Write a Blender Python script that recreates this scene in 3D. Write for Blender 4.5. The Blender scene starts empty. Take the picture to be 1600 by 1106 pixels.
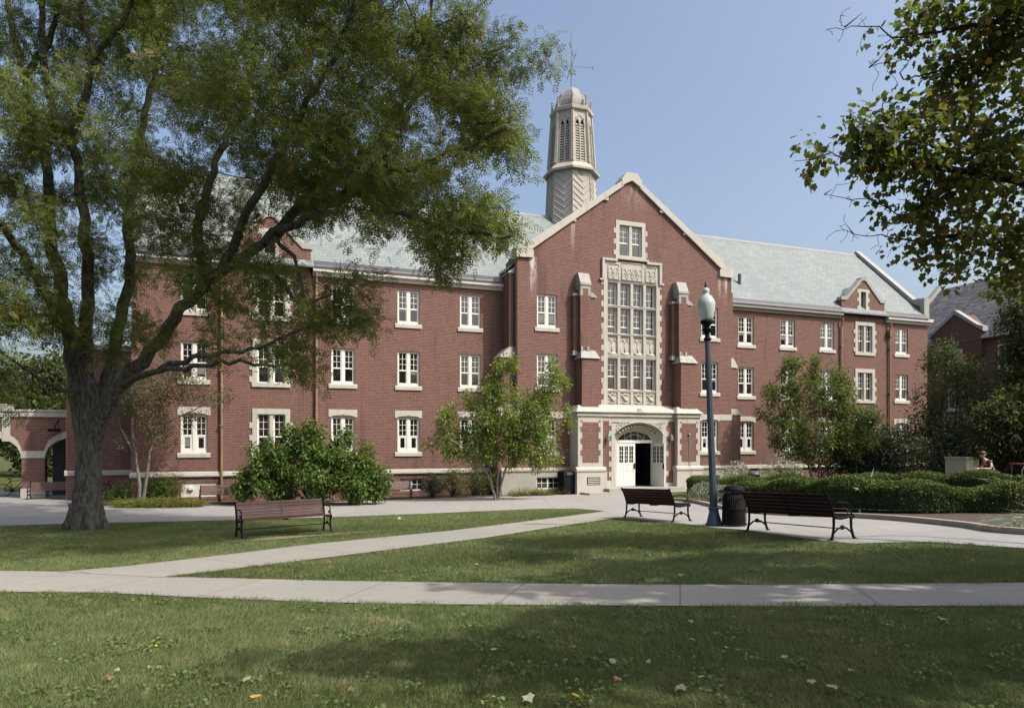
import bpy, bmesh, math, random
import numpy as np
from mathutils import Vector, Matrix

SC = bpy.context.scene
COL = SC.collection
R = math.radians
rng = np.random.default_rng(7)
random.seed(7)

# ------------------------------------------------------------------ camera, sky, sun, exposure
F = 1067.0            # focal length in pixels of the 1600 px wide photograph (24 mm shift lens)
CAMZ = 2.75
cam_d = bpy.data.cameras.new('camera')
cam_d.lens = 24.0; cam_d.sensor_width = 36.0; cam_d.sensor_fit = 'HORIZONTAL'
cam_d.shift_y = 141.0 / 1600.0
cam_d.clip_end = 5000
cam = bpy.data.objects.new('camera', cam_d); COL.objects.link(cam)
cam.location = (0, 0, CAMZ); cam.rotation_euler = (R(90), 0, 0)
SC.camera = cam

SUN_EL, SUN_AZ = 50.0, -28.0       # azimuth measured from +X
world = bpy.data.worlds.new('World'); SC.world = world
world.use_nodes = True
wt = world.node_tree
bg = wt.nodes['Background']
sky = wt.nodes.new('ShaderNodeTexSky'); sky.sky_type = 'NISHITA'; sky.sun_disc = False
sky.sun_elevation = R(SUN_EL); sky.sun_rotation = R(90 - SUN_AZ)
sky.altitude = 50; sky.air_density = 1.12; sky.dust_density = 6.5; sky.ozone_density = 1.0
wt.links.new(sky.outputs[0], bg.inputs[0]); bg.inputs[1].default_value = 0.15
sun_d = bpy.data.lights.new('sun', 'SUN'); sun_d.energy = 3.3; sun_d.angle = R(0.53); sun_d.color = (1.0, 0.95, 0.87)
sun = bpy.data.objects.new('sun', sun_d); COL.objects.link(sun)
SDIR = Vector((math.cos(R(SUN_EL)) * math.cos(R(SUN_AZ)), math.cos(R(SUN_EL)) * math.sin(R(SUN_AZ)), math.sin(R(SUN_EL))))
sun.rotation_euler = (-SDIR).to_track_quat('-Z', 'Y').to_euler()
sun.location = (40, -20, 60)
SC.view_settings.view_transform = 'Standard'; SC.view_settings.look = 'None'
SC.view_settings.exposure = 0.6; SC.view_settings.gamma = 1.0
SC.cycles.max_bounces = 6; SC.cycles.transparent_max_bounces = 8

# ------------------------------------------------------------------ ground height, pixel helper
def gz(x, y):
    x = np.clip(np.asarray(x, float), -60, 34); y = np.asarray(y, float)
    a = 1.433 + .0382 * np.clip(y, -20, 200) - .0303 * x
    k = .12
    return CAMZ + k * np.log(np.exp(-a / k) + math.exp(-2.75 / k))
def W(px, py, Y):                  # a point of the photograph at the distance Y -> world
    return Vector(((px - 800) * Y / F, Y, CAMZ + (694 - py) * Y / F))
def G(x, y, dz=0.0):
    return Vector((x, y, float(gz(x, y)) + dz))

# ------------------------------------------------------------------ tagging
def tag(o, label=None, cat=None, group=None, kind=None):
    if label: o['label'] = label
    if cat: o['category'] = cat
    if group: o['group'] = group
    if kind: o['kind'] = kind
    return o
def empty(name, loc=(0, 0, 0), rz=0.0):
    o = bpy.data.objects.new(name, None); COL.objects.link(o)
    o.location = loc; o.rotation_euler = (0, 0, rz); o.empty_display_size = .3
    return o
def copy_tree(o, parent=None):
    c = o.copy(); COL.objects.link(c)
    if parent is not None: c.parent = parent
    for ch in list(o.children): copy_tree(ch, c)
    return c

# ------------------------------------------------------------------ materials
def new_mat(name):
    m = bpy.data.materials.new(name); m.use_nodes = True
    nt = m.node_tree
    return m, nt, nt.nodes['Principled BSDF']
def node(nt, t, **kw):
    n = nt.nodes.new(t)
    for k, v in kw.items():
        if k in n.inputs: n.inputs[k].default_value = v
        else: setattr(n, k, v)
    return n
def mixc(nt, fac, a, b, mode='MIX'):
    n = nt.nodes.new('ShaderNodeMix'); n.data_type = 'RGBA'; n.blend_type = mode
    for sock, v in ((n.inputs[0], fac), (n.inputs[6], a), (n.inputs[7], b)):
        if isinstance(v, bpy.types.NodeSocket): nt.links.new(v, sock)
        elif isinstance(v, (int, float)): sock.default_value = v
        else: sock.default_value = (*v, 1) if len(v) == 3 else v
    return n.outputs[2]
def math_n(nt, op, a, b=None, clamp=False):
    n = nt.nodes.new('ShaderNodeMath'); n.operation = op; n.use_clamp = clamp
    for i, v in enumerate((a, b)):
        if v is None: continue
        if isinstance(v, bpy.types.NodeSocket): nt.links.new(v, n.inputs[i])
        else: n.inputs[i].default_value = v
    return n.outputs[0]
def ramp(nt, fac, p0, p1):
    n = nt.nodes.new('ShaderNodeMapRange'); n.inputs[1].default_value = p0; n.inputs[2].default_value = p1
    n.interpolation_type = 'SMOOTHSTEP'
    nt.links.new(fac, n.inputs[0]); return n.outputs[0]
def ocoord(nt):
    return nt.nodes.new('ShaderNodeTexCoord').outputs['Object']
def noise(nt, vec, scale, detail=4, rough=.55):
    n = node(nt, 'ShaderNodeTexNoise', Scale=scale, Detail=detail, Roughness=rough)
    if vec is not None: nt.links.new(vec, n.inputs['Vector'])
    return n.outputs['Fac']
def simple(name, col, rough=.6, metal=0.0, var=.25, nscale=6, spec=.5, bump=0.0):
    m, nt, b = new_mat(name)
    oc = ocoord(nt)
    n = noise(nt, oc, nscale, 5)
    c = mixc(nt, n, [x * (1 - var) for x in col], [min(1, x * (1 + var)) for x in col])
    nt.links.new(c, b.inputs['Base Color'])
    b.inputs['Roughness'].default_value = rough; b.inputs['Metallic'].default_value = metal
    b.inputs['Specular IOR Level'].default_value = spec
    if bump:
        bn = node(nt, 'ShaderNodeBump', Strength=bump, Distance=.02); nt.links.new(noise(nt, oc, nscale * 6, 4), bn.inputs['Height'])
        nt.links.new(bn.outputs[0], b.inputs['Normal'])
    return m
def brick_mat(name, soldier=False, streaks=(), dark=1.0):
    m, nt, b = new_mat(name)
    oc = ocoord(nt)
    s = nt.nodes.new('ShaderNodeSeparateXYZ'); nt.links.new(oc, s.inputs[0])
    u = math_n(nt, 'ADD', s.outputs[0], s.outputs[1])
    c = nt.nodes.new('ShaderNodeCombineXYZ')
    nt.links.new(s.outputs[2] if soldier else u, c.inputs[0]); nt.links.new(u if soldier else s.outputs[2], c.inputs[1])
    bt = nt.nodes.new('ShaderNodeTexBrick')
    nt.links.new(c.outputs[0], bt.inputs['Vector'])
    bt.offset = .5
    for k, v in (('Scale', 1.0), ('Mortar Size', .0075), ('Mortar Smooth', .2), ('Bias', 0.0), ('Brick Width', .19), ('Row Height', .076)):
        bt.inputs[k].default_value = v
    bt.inputs['Color1'].default_value = (.155 * dark, .062 * dark, .048 * dark, 1)
    bt.inputs['Color2'].default_value = (.082 * dark, .034 * dark, .030 * dark, 1)
    bt.inputs['Mortar'].default_value = (.29 * dark, .235 * dark, .20 * dark, 1)
    n1 = noise(nt, oc, .7, 6, .65); n2 = noise(nt, oc, 14, 3)
    col = mixc(nt, ramp(nt, n1, .35, .7), bt.outputs['Color'], mixc(nt, .38, bt.outputs['Color'], (.17, .105, .085)))
    col = mixc(nt, math_n(nt, 'MULTIPLY', ramp(nt, n2, .3, .75), .3), col, (.07, .028, .026))
    mp0 = nt.nodes.new('ShaderNodeMapping'); mp0.inputs['Scale'].default_value = (1.6, 1.6, .22); nt.links.new(oc, mp0.inputs[0])
    col = mixc(nt, math_n(nt, 'MULTIPLY', ramp(nt, noise(nt, mp0.outputs[0], 1.0, 6, .6), .52, .75), .55), col, (.06, .032, .028))
    for (sx, w, z0, z1, amt) in streaks:
        dx = math_n(nt, 'ABSOLUTE', math_n(nt, 'SUBTRACT', s.outputs[0], sx))
        mx = math_n(nt, 'SUBTRACT', 1.0, ramp(nt, dx, w * .2, w))
        up = ramp(nt, s.outputs[2], z0, z1)
        lim = math_n(nt, 'LESS_THAN', s.outputs[2], z1 + .02)
        st = nt.nodes.new('ShaderNodeMapping'); st.inputs['Scale'].default_value = (9, 9, 1.6); nt.links.new(oc, st.inputs[0])
        nz = ramp(nt, noise(nt, st.outputs[0], 1.0, 6, .7), .38, .62)
        f = math_n(nt, 'MULTIPLY', math_n(nt, 'MULTIPLY', mx, up), math_n(nt, 'MULTIPLY', lim, math_n(nt, 'MULTIPLY', nz, amt)))
        col = mixc(nt, f, col, (.6, .57, .55))
    nt.links.new(col, b.inputs['Base Color'])
    b.inputs['Roughness'].default_value = .85; b.inputs['Specular IOR Level'].default_value = .25
    bn = node(nt, 'ShaderNodeBump', Strength=.35, Distance=.008); nt.links.new(bt.outputs['Fac'], bn.inputs['Height']); bn.invert = True
    nt.links.new(bn.outputs[0], b.inputs['Normal'])
    return m
def stone_mat(name, col=(.43, .39, .32), dirt=.5, carve=0.0):
    m, nt, b = new_mat(name)
    oc = ocoord(nt)
    n1 = noise(nt, oc, 1.6, 6, .65)
    mp = nt.nodes.new('ShaderNodeMapping'); mp.inputs['Scale'].default_value = (5, 5, .7); nt.links.new(oc, mp.inputs[0])
    n2 = noise(nt, mp.outputs[0], 1.0, 5, .6)
    c = mixc(nt, n1, [x * .82 for x in col], [x * 1.12 for x in col])
    c = mixc(nt, math_n(nt, 'MULTIPLY', ramp(nt, n2, .5, .8), dirt), c, [x * .42 for x in col])
    nt.links.new(c, b.inputs['Base Color']); b.inputs['Roughness'].default_value = .85; b.inputs['Specular IOR Level'].default_value = .25
    bn = node(nt, 'ShaderNodeBump', Strength=.25 + carve, Distance=.015 + .03 * carve)
    nt.links.new(noise(nt, oc, 22 if not carve else 14, 4, .7), bn.inputs['Height']); nt.links.new(bn.outputs[0], b.inputs['Normal'])
    return m
def slate_mat(name, c1, c2, joint, axis='x', patch=.35):
    m, nt, b = new_mat(name)
    oc = ocoord(nt); s = nt.nodes.new('ShaderNodeSeparateXYZ'); nt.links.new(oc, s.inputs[0])
    c = nt.nodes.new('ShaderNodeCombineXYZ')
    nt.links.new(s.outputs[0 if axis == 'x' else 1], c.inputs[0]); nt.links.new(math_n(nt, 'MULTIPLY', s.outputs[2], 1.4), c.inputs[1])
    bt = nt.nodes.new('ShaderNodeTexBrick'); nt.links.new(c.outputs[0], bt.inputs['Vector'])
    for k, v in (('Scale', 1.0), ('Mortar Size', .012), ('Mortar Smooth', .6), ('Bias', .1), ('Brick Width', .42), ('Row Height', .27)):
        bt.inputs[k].default_value = v
    bt.inputs['Color1'].default_value = (*c1, 1); bt.inputs['Color2'].default_value = (*c2, 1); bt.inputs['Mortar'].default_value = (*joint, 1)
    n1 = noise(nt, oc, .35, 5, .6); n3 = noise(nt, c.outputs[0], 2.3, 2)
    col = mixc(nt, math_n(nt, 'MULTIPLY', ramp(nt, n1, .3, .7), patch), bt.outputs['Color'], [x * .75 for x in c2])
    col = mixc(nt, math_n(nt, 'MULTIPLY', ramp(nt, n3, .45, .75), .3), col, [x * .7 for x in c1])
    nt.links.new(col, b.inputs['Base Color']); b.inputs['Roughness'].default_value = .75; b.inputs['Specular IOR Level'].default_value = .25
    bn = node(nt, 'ShaderNodeBump', Strength=.5, Distance=.01); nt.links.new(bt.outputs['Fac'], bn.inputs['Height']); bn.invert = True
    nt.links.new(bn.outputs[0], b.inputs['Normal'])
    return m
def glass_mat(name):
    m, nt, b = new_mat(name)
    oi = nt.nodes.new('ShaderNodeObjectInfo')
    oc = ocoord(nt)
    n = noise(nt, oc, 1.7, 2)
    f = math_n(nt, 'MULTIPLY', ramp(nt, n, .45, .6), oi.outputs['Random'])
    c = mixc(nt, f, (.006, .006, .007), (.022, .022, .024))
    nt.links.new(c, b.inputs['Base Color']); b.inputs['Roughness'].default_value = .05; b.inputs['IOR'].default_value = 1.9
    bn = node(nt, 'ShaderNodeBump', Strength=.05, Distance=.05); nt.links.new(noise(nt, oc, 2.2, 2), bn.inputs['Height'])
    nt.links.new(bn.outputs[0], b.inputs['Normal'])
    return m
def leaf_mat(name, cols, trans=.35, rough=.55):
    m = bpy.data.materials.new(name); m.use_nodes = True; nt = m.node_tree; b = nt.nodes['Principled BSDF']
    at = nt.nodes.new('ShaderNodeAttribute'); at.attribute_name = 'rnd'
    cr = nt.nodes.new('ShaderNodeValToRGB'); nt.links.new(at.outputs['Fac'], cr.inputs[0])
    el = cr.color_ramp.elements
    while len(el) < len(cols): el.new(.5)
    for i, (p, c) in enumerate(cols): el[i].position = p; el[i].color = (*c, 1)
    nt.links.new(cr.outputs[0], b.inputs['Base Color']); b.inputs['Roughness'].default_value = rough
    b.inputs['Specular IOR Level'].default_value = .3
    tr = nt.nodes.new('ShaderNodeBsdfTranslucent')
    nt.links.new(mixc(nt, .5, cr.outputs[0], (.30, .38, .05), 'MIX'), tr.inputs[0])
    mx = nt.nodes.new('ShaderNodeMixShader'); mx.inputs[0].default_value = trans
    nt.links.new(b.outputs[0], mx.inputs[1]); nt.links.new(tr.outputs[0], mx.inputs[2])
    nt.links.new(mx.outputs[0], nt.nodes['Material Output'].inputs[0])
    return m
def bark_mat(name, c1, c2, sc=7):
    m, nt, b = new_mat(name)
    oc = ocoord(nt)
    mp = nt.nodes.new('ShaderNodeMapping'); mp.inputs['Scale'].default_value = (sc * 1.3, sc * 1.3, sc * .30); nt.links.new(oc, mp.inputs[0])
    n = noise(nt, mp.outputs[0], 1.6, 8, .72)
    n2 = noise(nt, oc, 1.3, 4)
    c = mixc(nt, ramp(nt, n, .35, .68), c1, c2)
    c = mixc(nt, math_n(nt, 'MULTIPLY', ramp(nt, n2, .45, .7), .35), c, (.10, .11, .075))
    nt.links.new(c, b.inputs['Base Color']); b.inputs['Roughness'].default_value = .9; b.inputs['Specular IOR Level'].default_value = .2
    bn = node(nt, 'ShaderNodeBump', Strength=.9, Distance=.05); nt.links.new(n, bn.inputs['Height']); nt.links.new(bn.outputs[0], b.inputs['Normal'])
    return m
def grass_ground_mat():
    m, nt, b = new_mat('lawn_turf'); oc = ocoord(nt)
    n1 = noise(nt, oc, .35, 5, .6); n2 = noise(nt, oc, 3.5, 6, .7); n3 = noise(nt, oc, 60, 3, .7)
    c = mixc(nt, ramp(nt, n1, .35, .65), (.075, .10, .03), (.13, .14, .05))
    c = mixc(nt, math_n(nt, 'MULTIPLY', ramp(nt, n2, .52, .75), .7), c, (.14, .12, .06))
    c = mixc(nt, ramp(nt, n3, .2, .8), [.02, .026, .008], c)
    nt.links.new(c, b.inputs['Base Color']); b.inputs['Roughness'].default_value = .95; b.inputs['Specular IOR Level'].default_value = .1
    bn = node(nt, 'ShaderNodeBump', Strength=.8, Distance=.03); nt.links.new(n3, bn.inputs['Height']); nt.links.new(bn.outputs[0], b.inputs['Normal'])
    return m
def blade_mat():
    m = bpy.data.materials.new('grass_blades'); m.use_nodes = True; nt = m.node_tree; b = nt.nodes['Principled BSDF']
    at = nt.nodes.new('ShaderNodeAttribute'); at.attribute_name = 'rnd'
    oc = ocoord(nt)
    n1 = noise(nt, oc, .5, 7, .68); n2 = noise(nt, oc, 1.6, 7, .72)
    g = mixc(nt, ramp(nt, n1, .35, .65), (.112, .165, .052), (.205, .238, .098))
    g = mixc(nt, at.outputs['Fac'], mixc(nt, .35, g, (.042, .068, .020)), g)
    dry = math_n(nt, 'MULTIPLY', ramp(nt, n2, .50, .72), ramp(nt, at.outputs['Fac'], .3, .9))
    c = mixc(nt, dry, g, (.44, .38, .20))
    nt.links.new(c, b.inputs['Base Color']); b.inputs['Roughness'].default_value = .6; b.inputs['Specular IOR Level'].default_value = .25
    tr = nt.nodes.new('ShaderNodeBsdfTranslucent'); nt.links.new(c, tr.inputs[0])
    mx = nt.nodes.new('ShaderNodeMixShader'); mx.inputs[0].default_value = .3
    nt.links.new(b.outputs[0], mx.inputs[1]); nt.links.new(tr.outputs[0], mx.inputs[2]); nt.links.new(mx.outputs[0], nt.nodes['Material Output'].inputs[0])
    return m
def concrete_mat(name, col, joint=1.5, warm=.0):
    m, nt, b = new_mat(name); oc = ocoord(nt)
    uv = nt.nodes.new('ShaderNodeUVMap'); s = nt.nodes.new('ShaderNodeSeparateXYZ'); nt.links.new(uv.outputs[0], s.inputs[0])
    n1 = noise(nt, oc, .5, 6, .65); n2 = noise(nt, oc, 9, 5, .7); n3 = noise(nt, oc, 90, 3, .7)
    c = mixc(nt, n1, [x * .8 for x in col], [x * 1.15 for x in col])
    c = mixc(nt, math_n(nt, 'MULTIPLY', ramp(nt, n2, .5, .75), .5), c, [x * .5 for x in col])
    st = noise(nt, oc, 1.7, 7, .75); c = mixc(nt, math_n(nt, 'MULTIPLY', ramp(nt, st, .55, .7), .35), c, [col[0] * .55, col[1] * .52, col[2] * .47])
    c = mixc(nt, math_n(nt, 'MULTIPLY', ramp(nt, n3, .5, .75), .25), c, [x * .6 for x in col])
    slab = nt.nodes.new('ShaderNodeTexWhiteNoise'); slab.noise_dimensions = '2D'
    cb = nt.nodes.new('ShaderNodeCombineXYZ')
    fl = [math_n(nt, 'FLOOR', math_n(nt, 'DIVIDE', s.outputs[i], joint)) for i in (0, 1)]
    nt.links.new(fl[0], cb.inputs[0]); nt.links.new(fl[1], cb.inputs[1]); nt.links.new(cb.outputs[0], slab.inputs['Vector'])
    c = mixc(nt, math_n(nt, 'MULTIPLY', slab.outputs['Value'], .22), c, [x * .7 for x in col])
    for i in (0, 1):
        fr = math_n(nt, 'FRACT', math_n(nt, 'DIVIDE', s.outputs[i], joint))
        d = math_n(nt, 'ABSOLUTE', math_n(nt, 'SUBTRACT', fr, .5))
        ln = math_n(nt, 'GREATER_THAN', d, .5 - .009 / joint)
        c = mixc(nt, math_n(nt, 'MULTIPLY', ln, .75), c, [x * .28 for x in col])
    nt.links.new(c, b.inputs['Base Color']); b.inputs['Roughness'].default_value = .85; b.inputs['Specular IOR Level'].default_value = .3
    bn = node(nt, 'ShaderNodeBump', Strength=.25, Distance=.01); nt.links.new(n3, bn.inputs['Height']); nt.links.new(bn.outputs[0], b.inputs['Normal'])
    return m

M = dict(
    brick=brick_mat('brick', streaks=()),
    brick_gable=brick_mat('brick_gable', streaks=((6.98, .28, 10.2, 12.6, .95), (9.3, .18, 12.6, 14.8, .4), (18.75, .16, 10.8, 12.9, .5), (19.15, .2, 10.6, 12.6, .8), (13.1, 1.2, 15.2, 17.5, .25))),
    soldier=brick_mat('brick_soldier', soldier=True),
    brick_far=brick_mat('brick_far', dark=.75),
    stone=stone_mat('limestone', (.395, .38, .34)),
    stone_pale=stone_mat('limestone_pale', (.415, .40, .36), .45),
    stone_carved=stone_mat('limestone_carved', (.345, .33, .29), .4, .6),
    stone_grey=stone_mat('coping_stone', (.30, .305, .285), .7),
    granite=stone_mat('plinth_stone', (.29, .28, .25), .5),
    slate=slate_mat('slate_pale', (.220, .245, .243), (.172, .198, .200), (.07, .095, .095)),
    slate_y=slate_mat('slate_pale_side', (.22, .26, .25), (.18, .225, .225), (.08, .10, .10), 'y'),
    slate_dark=slate_mat('slate_mixed', (.19, .185, .195), (.08, .078, .088), (.05, .05, .055), 'y', .5),
    white=simple('white_paint', (.60, .60, .57), .5, var=.05),
    white_old=simple('weathered_white_paint', (.52, .515, .48), .6, var=.18, nscale=3),
    gutter=simple('grey_brown_gutter', (.27, .25, .22), .55, var=.25),  # grey-brown tone, darker than the other cornice runs
    flash=simple('lead_flashing', (.055, .055, .065), .5, var=.3),
    lead=simple('lead_sheet', (.22, .22, .22), .65, 0, .25, 3, .25),
    copper=simple('old_copper_pipe', (.23, .155, .095), .5, .2, .45, 2.2),
    copper_dark=simple('dark_copper_pipe', (.05, .035, .03), .5, .2, .4, 2.2),
    verd=simple('green_copper', (.13, .22, .19), .6, .2, .3),
    tower=simple('tower_cladding', (.31, .295, .255), .75, 0, .18, 2.0),
    tower2=simple('tower_lead', (.37, .36, .33), .55, .1, .25, 2.0),
    glass=glass_mat('window_glass'),
    blind=simple('window_blind', (.15, .145, .14), .8, var=.15),
    black=simple('black_void', (.008, .008, .009), .9, var=.1),
    iron=simple('black_iron', (.010, .011, .012), .65, 0, .3, 20, .06),
    lampblue=simple('lamp_post_paint', (.055, .075, .10), .38, .3, .25, 9),
    bench_wood=simple('bench_wood_brown', (.095, .042, .034), .55, 0, .35, 5),
    bench_dark=simple('bench_wood_dark', (.026, .010, .008), .7, 0, .3, 5, .12),
    mulch=simple('bark_mulch', (.055, .038, .026), .95, 0, .6, 9, bump=.8),
    conc=concrete_mat('sidewalk_concrete', (.265, .255, .228), 1.9),
    plaza=concrete_mat('plaza_concrete', (.265, .260, .248), 1.5),
    kerb=stone_mat('kerb_stone', (.30, .25, .21), .5),
    turf=grass_ground_mat(), blade=blade_mat(),
    bark=bark_mat('locust_bark', (.026, .025, .022), (.135, .128, .112)),
    bark_grey=bark_mat('grey_bark', (.10, .092, .078), (.24, .225, .20), 12),
    bark_dark=bark_mat('dark_bark', (.015, .012, .010), (.06, .05, .04)),
    locust=leaf_mat('locust_leaf', [(0, (.050, .068, .018)), (.55, (.108, .138, .030)), (.93, (.165, .180, .042)), (1, (.21, .15, .05))]),
    maple=leaf_mat('maple_leaf', [(0, (.028, .046, .010)), (.55, (.062, .084, .018)), (.86, (.14, .13, .028)), (1, (.30, .15, .03))], .38),
    small_tree=leaf_mat('bright_leaf', [(0, (.070, .120, .020)), (.6, (.145, .21, .038)), (1, (.22, .26, .065))]),
    small_dark=leaf_mat('mid_leaf', [(0, (.045, .078, .018)), (.6, (.085, .130, .030)), (1, (.13, .16, .045))]),
    dry_tree=leaf_mat('dry_leaf', [(0, (.040, .044, .018)), (.5, (.075, .074, .030)), (1, (.13, .095, .05))], .25),
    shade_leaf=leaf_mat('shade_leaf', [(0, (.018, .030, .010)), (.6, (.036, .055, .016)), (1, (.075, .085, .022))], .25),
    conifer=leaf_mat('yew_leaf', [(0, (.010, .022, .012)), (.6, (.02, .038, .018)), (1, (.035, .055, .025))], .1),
    shrub=leaf_mat('shrub_leaf', [(0, (.034, .068, .014)), (.6, (.075, .135, .026)), (1, (.13, .19, .042))], .3),
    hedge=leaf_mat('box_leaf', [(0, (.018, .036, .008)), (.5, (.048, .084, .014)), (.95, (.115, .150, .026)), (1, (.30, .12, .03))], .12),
    rose=leaf_mat('rose_leaf', [(0, (.035, .06, .018)), (.6, (.075, .10, .03)), (.92, (.12, .13, .05)), (1, (.45, .40, .36))], .25),
    grey_leaf=leaf_mat('grey_leaf', [(0, (.09, .12, .085)), (.6, (.18, .21, .16)), (1, (.34, .36, .30))], .15),
    yellow_leaf=leaf_mat('yellow_grass_leaf', [(0, (.07, .09, .018)), (.6, (.14, .15, .03)), (1, (.24, .21, .06))], .3),
    white_fl=leaf_mat('white_flower', [(0, (.06, .10, .03)), (.45, (.14, .17, .08)), (.6, (.5, .5, .42)), (1, (.72, .72, .66))], .2),
)
def globe_mat():
    m, nt, b = new_mat('ribbed_glass')
    b.inputs['Base Color'].default_value = (.50, .57, .56, 1); b.inputs['Roughness'].default_value = .22
    b.inputs['Transmission Weight'].default_value = .35; b.inputs['IOR'].default_value = 1.3
    oc = ocoord(nt); wv = node(nt, 'ShaderNodeTexWave', Scale=9.0, Distortion=0.0); wv.bands_direction = 'Z'; nt.links.new(oc, wv.inputs[0])
    bn = node(nt, 'ShaderNodeBump', Strength=.2, Distance=.02); nt.links.new(wv.outputs[1], bn.inputs['Height']); nt.links.new(bn.outputs[0], b.inputs['Normal'])
    return m
M['globe'] = globe_mat()

# ------------------------------------------------------------------ mesh builder
class MB:
    def __init__(s): s.v = []; s.f = []
    def add(s, verts, faces):
        o = len(s.v); s.v.extend([tuple(map(float, p)) for p in verts]); s.f.extend([tuple(i + o for i in f) for f in faces])
    def box(s, x0, x1, y0, y1, z0, z1):
        s.add([(x0, y0, z0), (x1, y0, z0), (x1, y1, z0), (x0, y1, z0), (x0, y0, z1), (x1, y0, z1), (x1, y1, z1), (x0, y1, z1)],
              [(0, 3, 2, 1), (4, 5, 6, 7), (0, 1, 5, 4), (1, 2, 6, 5), (2, 3, 7, 6), (3, 0, 4, 7)])
    def quad(s, *p): s.add(p, [tuple(range(len(p)))])
    def prism(s, pts, a, b, axis='y'):          # polygon in the plane across axis, extruded a..b
        n = len(pts)
        def P(p, t):
            if axis == 'y': return (p[0], t, p[1])
            if axis == 'x': return (t, p[0], p[1])
            return (p[0], p[1], t)
        vs = [P(p, a) for p in pts] + [P(p, b) for p in pts]
        s.add(vs, [tuple(range(n - 1, -1, -1)), tuple(range(n, 2 * n))] + [(i, (i + 1) % n, (i + 1) % n + n, i + n) for i in range(n)])
    def frustum(s, b0, b1, z0, z1):             # b = (x0,x1,y0,y1)
        v = [(b[i], b[j], z) for b, z in ((b0, z0), (b1, z1)) for i, j in ((0, 2), (1, 2), (1, 3), (0, 3))]
        s.add(v, [(0, 3, 2, 1), (4, 5, 6, 7), (0, 1, 5, 4), (1, 2, 6, 5), (2, 3, 7, 6), (3, 0, 4, 7)])
    def tube(s, path, rad, n=6, cap=True):
        path = [Vector(p) for p in path]
        if not hasattr(rad, '__len__'): rad = [rad] * len(path)
        rings = []; prev = None
        for i, p in enumerate(path):
            t = (path[min(i + 1, len(path) - 1)] - path[max(i - 1, 0)]).normalized()
            if prev is None:
                a = Vector((0, 0, 1)) if abs(t.z) < .9 else Vector((1, 0, 0))
                nx = t.cross(a).normalized()
            else:
                nx = (prev - t * prev.dot(t)).normalized()
            prev = nx; ny = t.cross(nx)
            rings.append([p + (nx * math.cos(2 * math.pi * k / n) + ny * math.sin(2 * math.pi * k / n)) * rad[i] for k in range(n)])
        vs = [q for r in rings for q in r]; fs = []
        for i in range(len(rings) - 1):
            for k in range(n):
                a = i * n + k; b = i * n + (k + 1) % n
                fs.append((a, b, b + n, a + n))
        if cap: fs.append(tuple(range(n - 1, -1, -1))); fs.append(tuple(range(len(vs) - n, len(vs))))
        s.add(vs, fs)
    def lathe(s, prof, c=(0, 0, 0), n=20, flute=0.0):
        vs = []; fs = []
        for (r, z) in prof:
            for k in range(n):
                rr = r * (1 - flute * (k % 2)); a = 2 * math.pi * k / n
                vs.append((c[0] + rr * math.cos(a), c[1] + rr * math.sin(a), c[2] + z))
        for i in range(len(prof) - 1):
            for k in range(n):
                a = i * n + k; b = i * n + (k + 1) % n; fs.append((a, b, b + n, a + n))
        fs.append(tuple(range(n - 1, -1, -1))); fs.append(tuple(range(len(vs) - n, len(vs))))
        s.add(vs, fs)
    def ball(s, c, r, n=8, m=6):
        r = r if hasattr(r, '__len__') else (r, r, r)
        vs = [(c[0], c[1], c[2] - r[2])]
        for i in range(1, m):
            ph = -math.pi / 2 + math.pi * i / m
            for k in range(n):
                a = 2 * math.pi * k / n
                vs.append((c[0] + r[0] * math.cos(ph) * math.cos(a), c[1] + r[1] * math.cos(ph) * math.sin(a), c[2] + r[2] * math.sin(ph)))
        vs.append((c[0], c[1], c[2] + r[2])); fs = []
        for k in range(n): fs.append((0, 1 + (k + 1) % n, 1 + k))
        for i in range(m - 2):
            for k in range(n):
                a = 1 + i * n + k; b = 1 + i * n + (k + 1) % n; fs.append((a, b, b + n, a + n))
        t = len(vs) - 1; o = 1 + (m - 2) * n
        for k in range(n): fs.append((o + k, o + (k + 1) % n, t))
        s.add(vs, fs)
    def build(s, name, mat, parent=None, smooth=False, loc=None):
        me = bpy.data.meshes.new(name); me.from_pydata(s.v, [], s.f); me.materials.append(mat)
        if smooth: me.polygons.foreach_set('use_smooth', [True] * len(me.polygons))
        me.update()
        o = bpy.data.objects.new(name, me); COL.objects.link(o)
        if parent is not None: o.parent = parent
        if loc is not None: o.location = loc
        return o

def build_split(mb, name, mat, parent, smooth=False):
    """one object for each group of touching pieces"""
    n = len(mb.v); root = list(range(n))
    def find(i):
        while root[i] != i: root[i] = root[root[i]]; i = root[i]
        return i
    for f in mb.f:
        for q in f[1:]:
            a, b = find(f[0]), find(q)
            if a != b: root[b] = a
    comp = {}
    for i in range(n): comp.setdefault(find(i), []).append(i)
    items = [(set([k]), np.array([mb.v[i] for i in vs]).min(0) - .012, np.array([mb.v[i] for i in vs]).max(0) + .012) for k, vs in comp.items()]
    merged = True
    while merged:
        merged = False; out = []
        for ks, lo, hi in items:
            for q in out:
                if np.all(lo <= q[2]) and np.all(hi >= q[1]): q[0] |= ks; q[1] = np.minimum(q[1], lo); q[2] = np.maximum(q[2], hi); merged = True; break
            else: out.append([set(ks), lo, hi])
        items = out
    for ks, _, _ in items:
        vs = [i for k in ks for i in comp[k]]; mp = {i: j for j, i in enumerate(sorted(vs))}
        m = MB(); m.v = [mb.v[i] for i in sorted(vs)]; m.f = [tuple(mp[i] for i in f) for f in mb.f if f[0] in mp]
        m.build(name, mat, parent, smooth)

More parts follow.
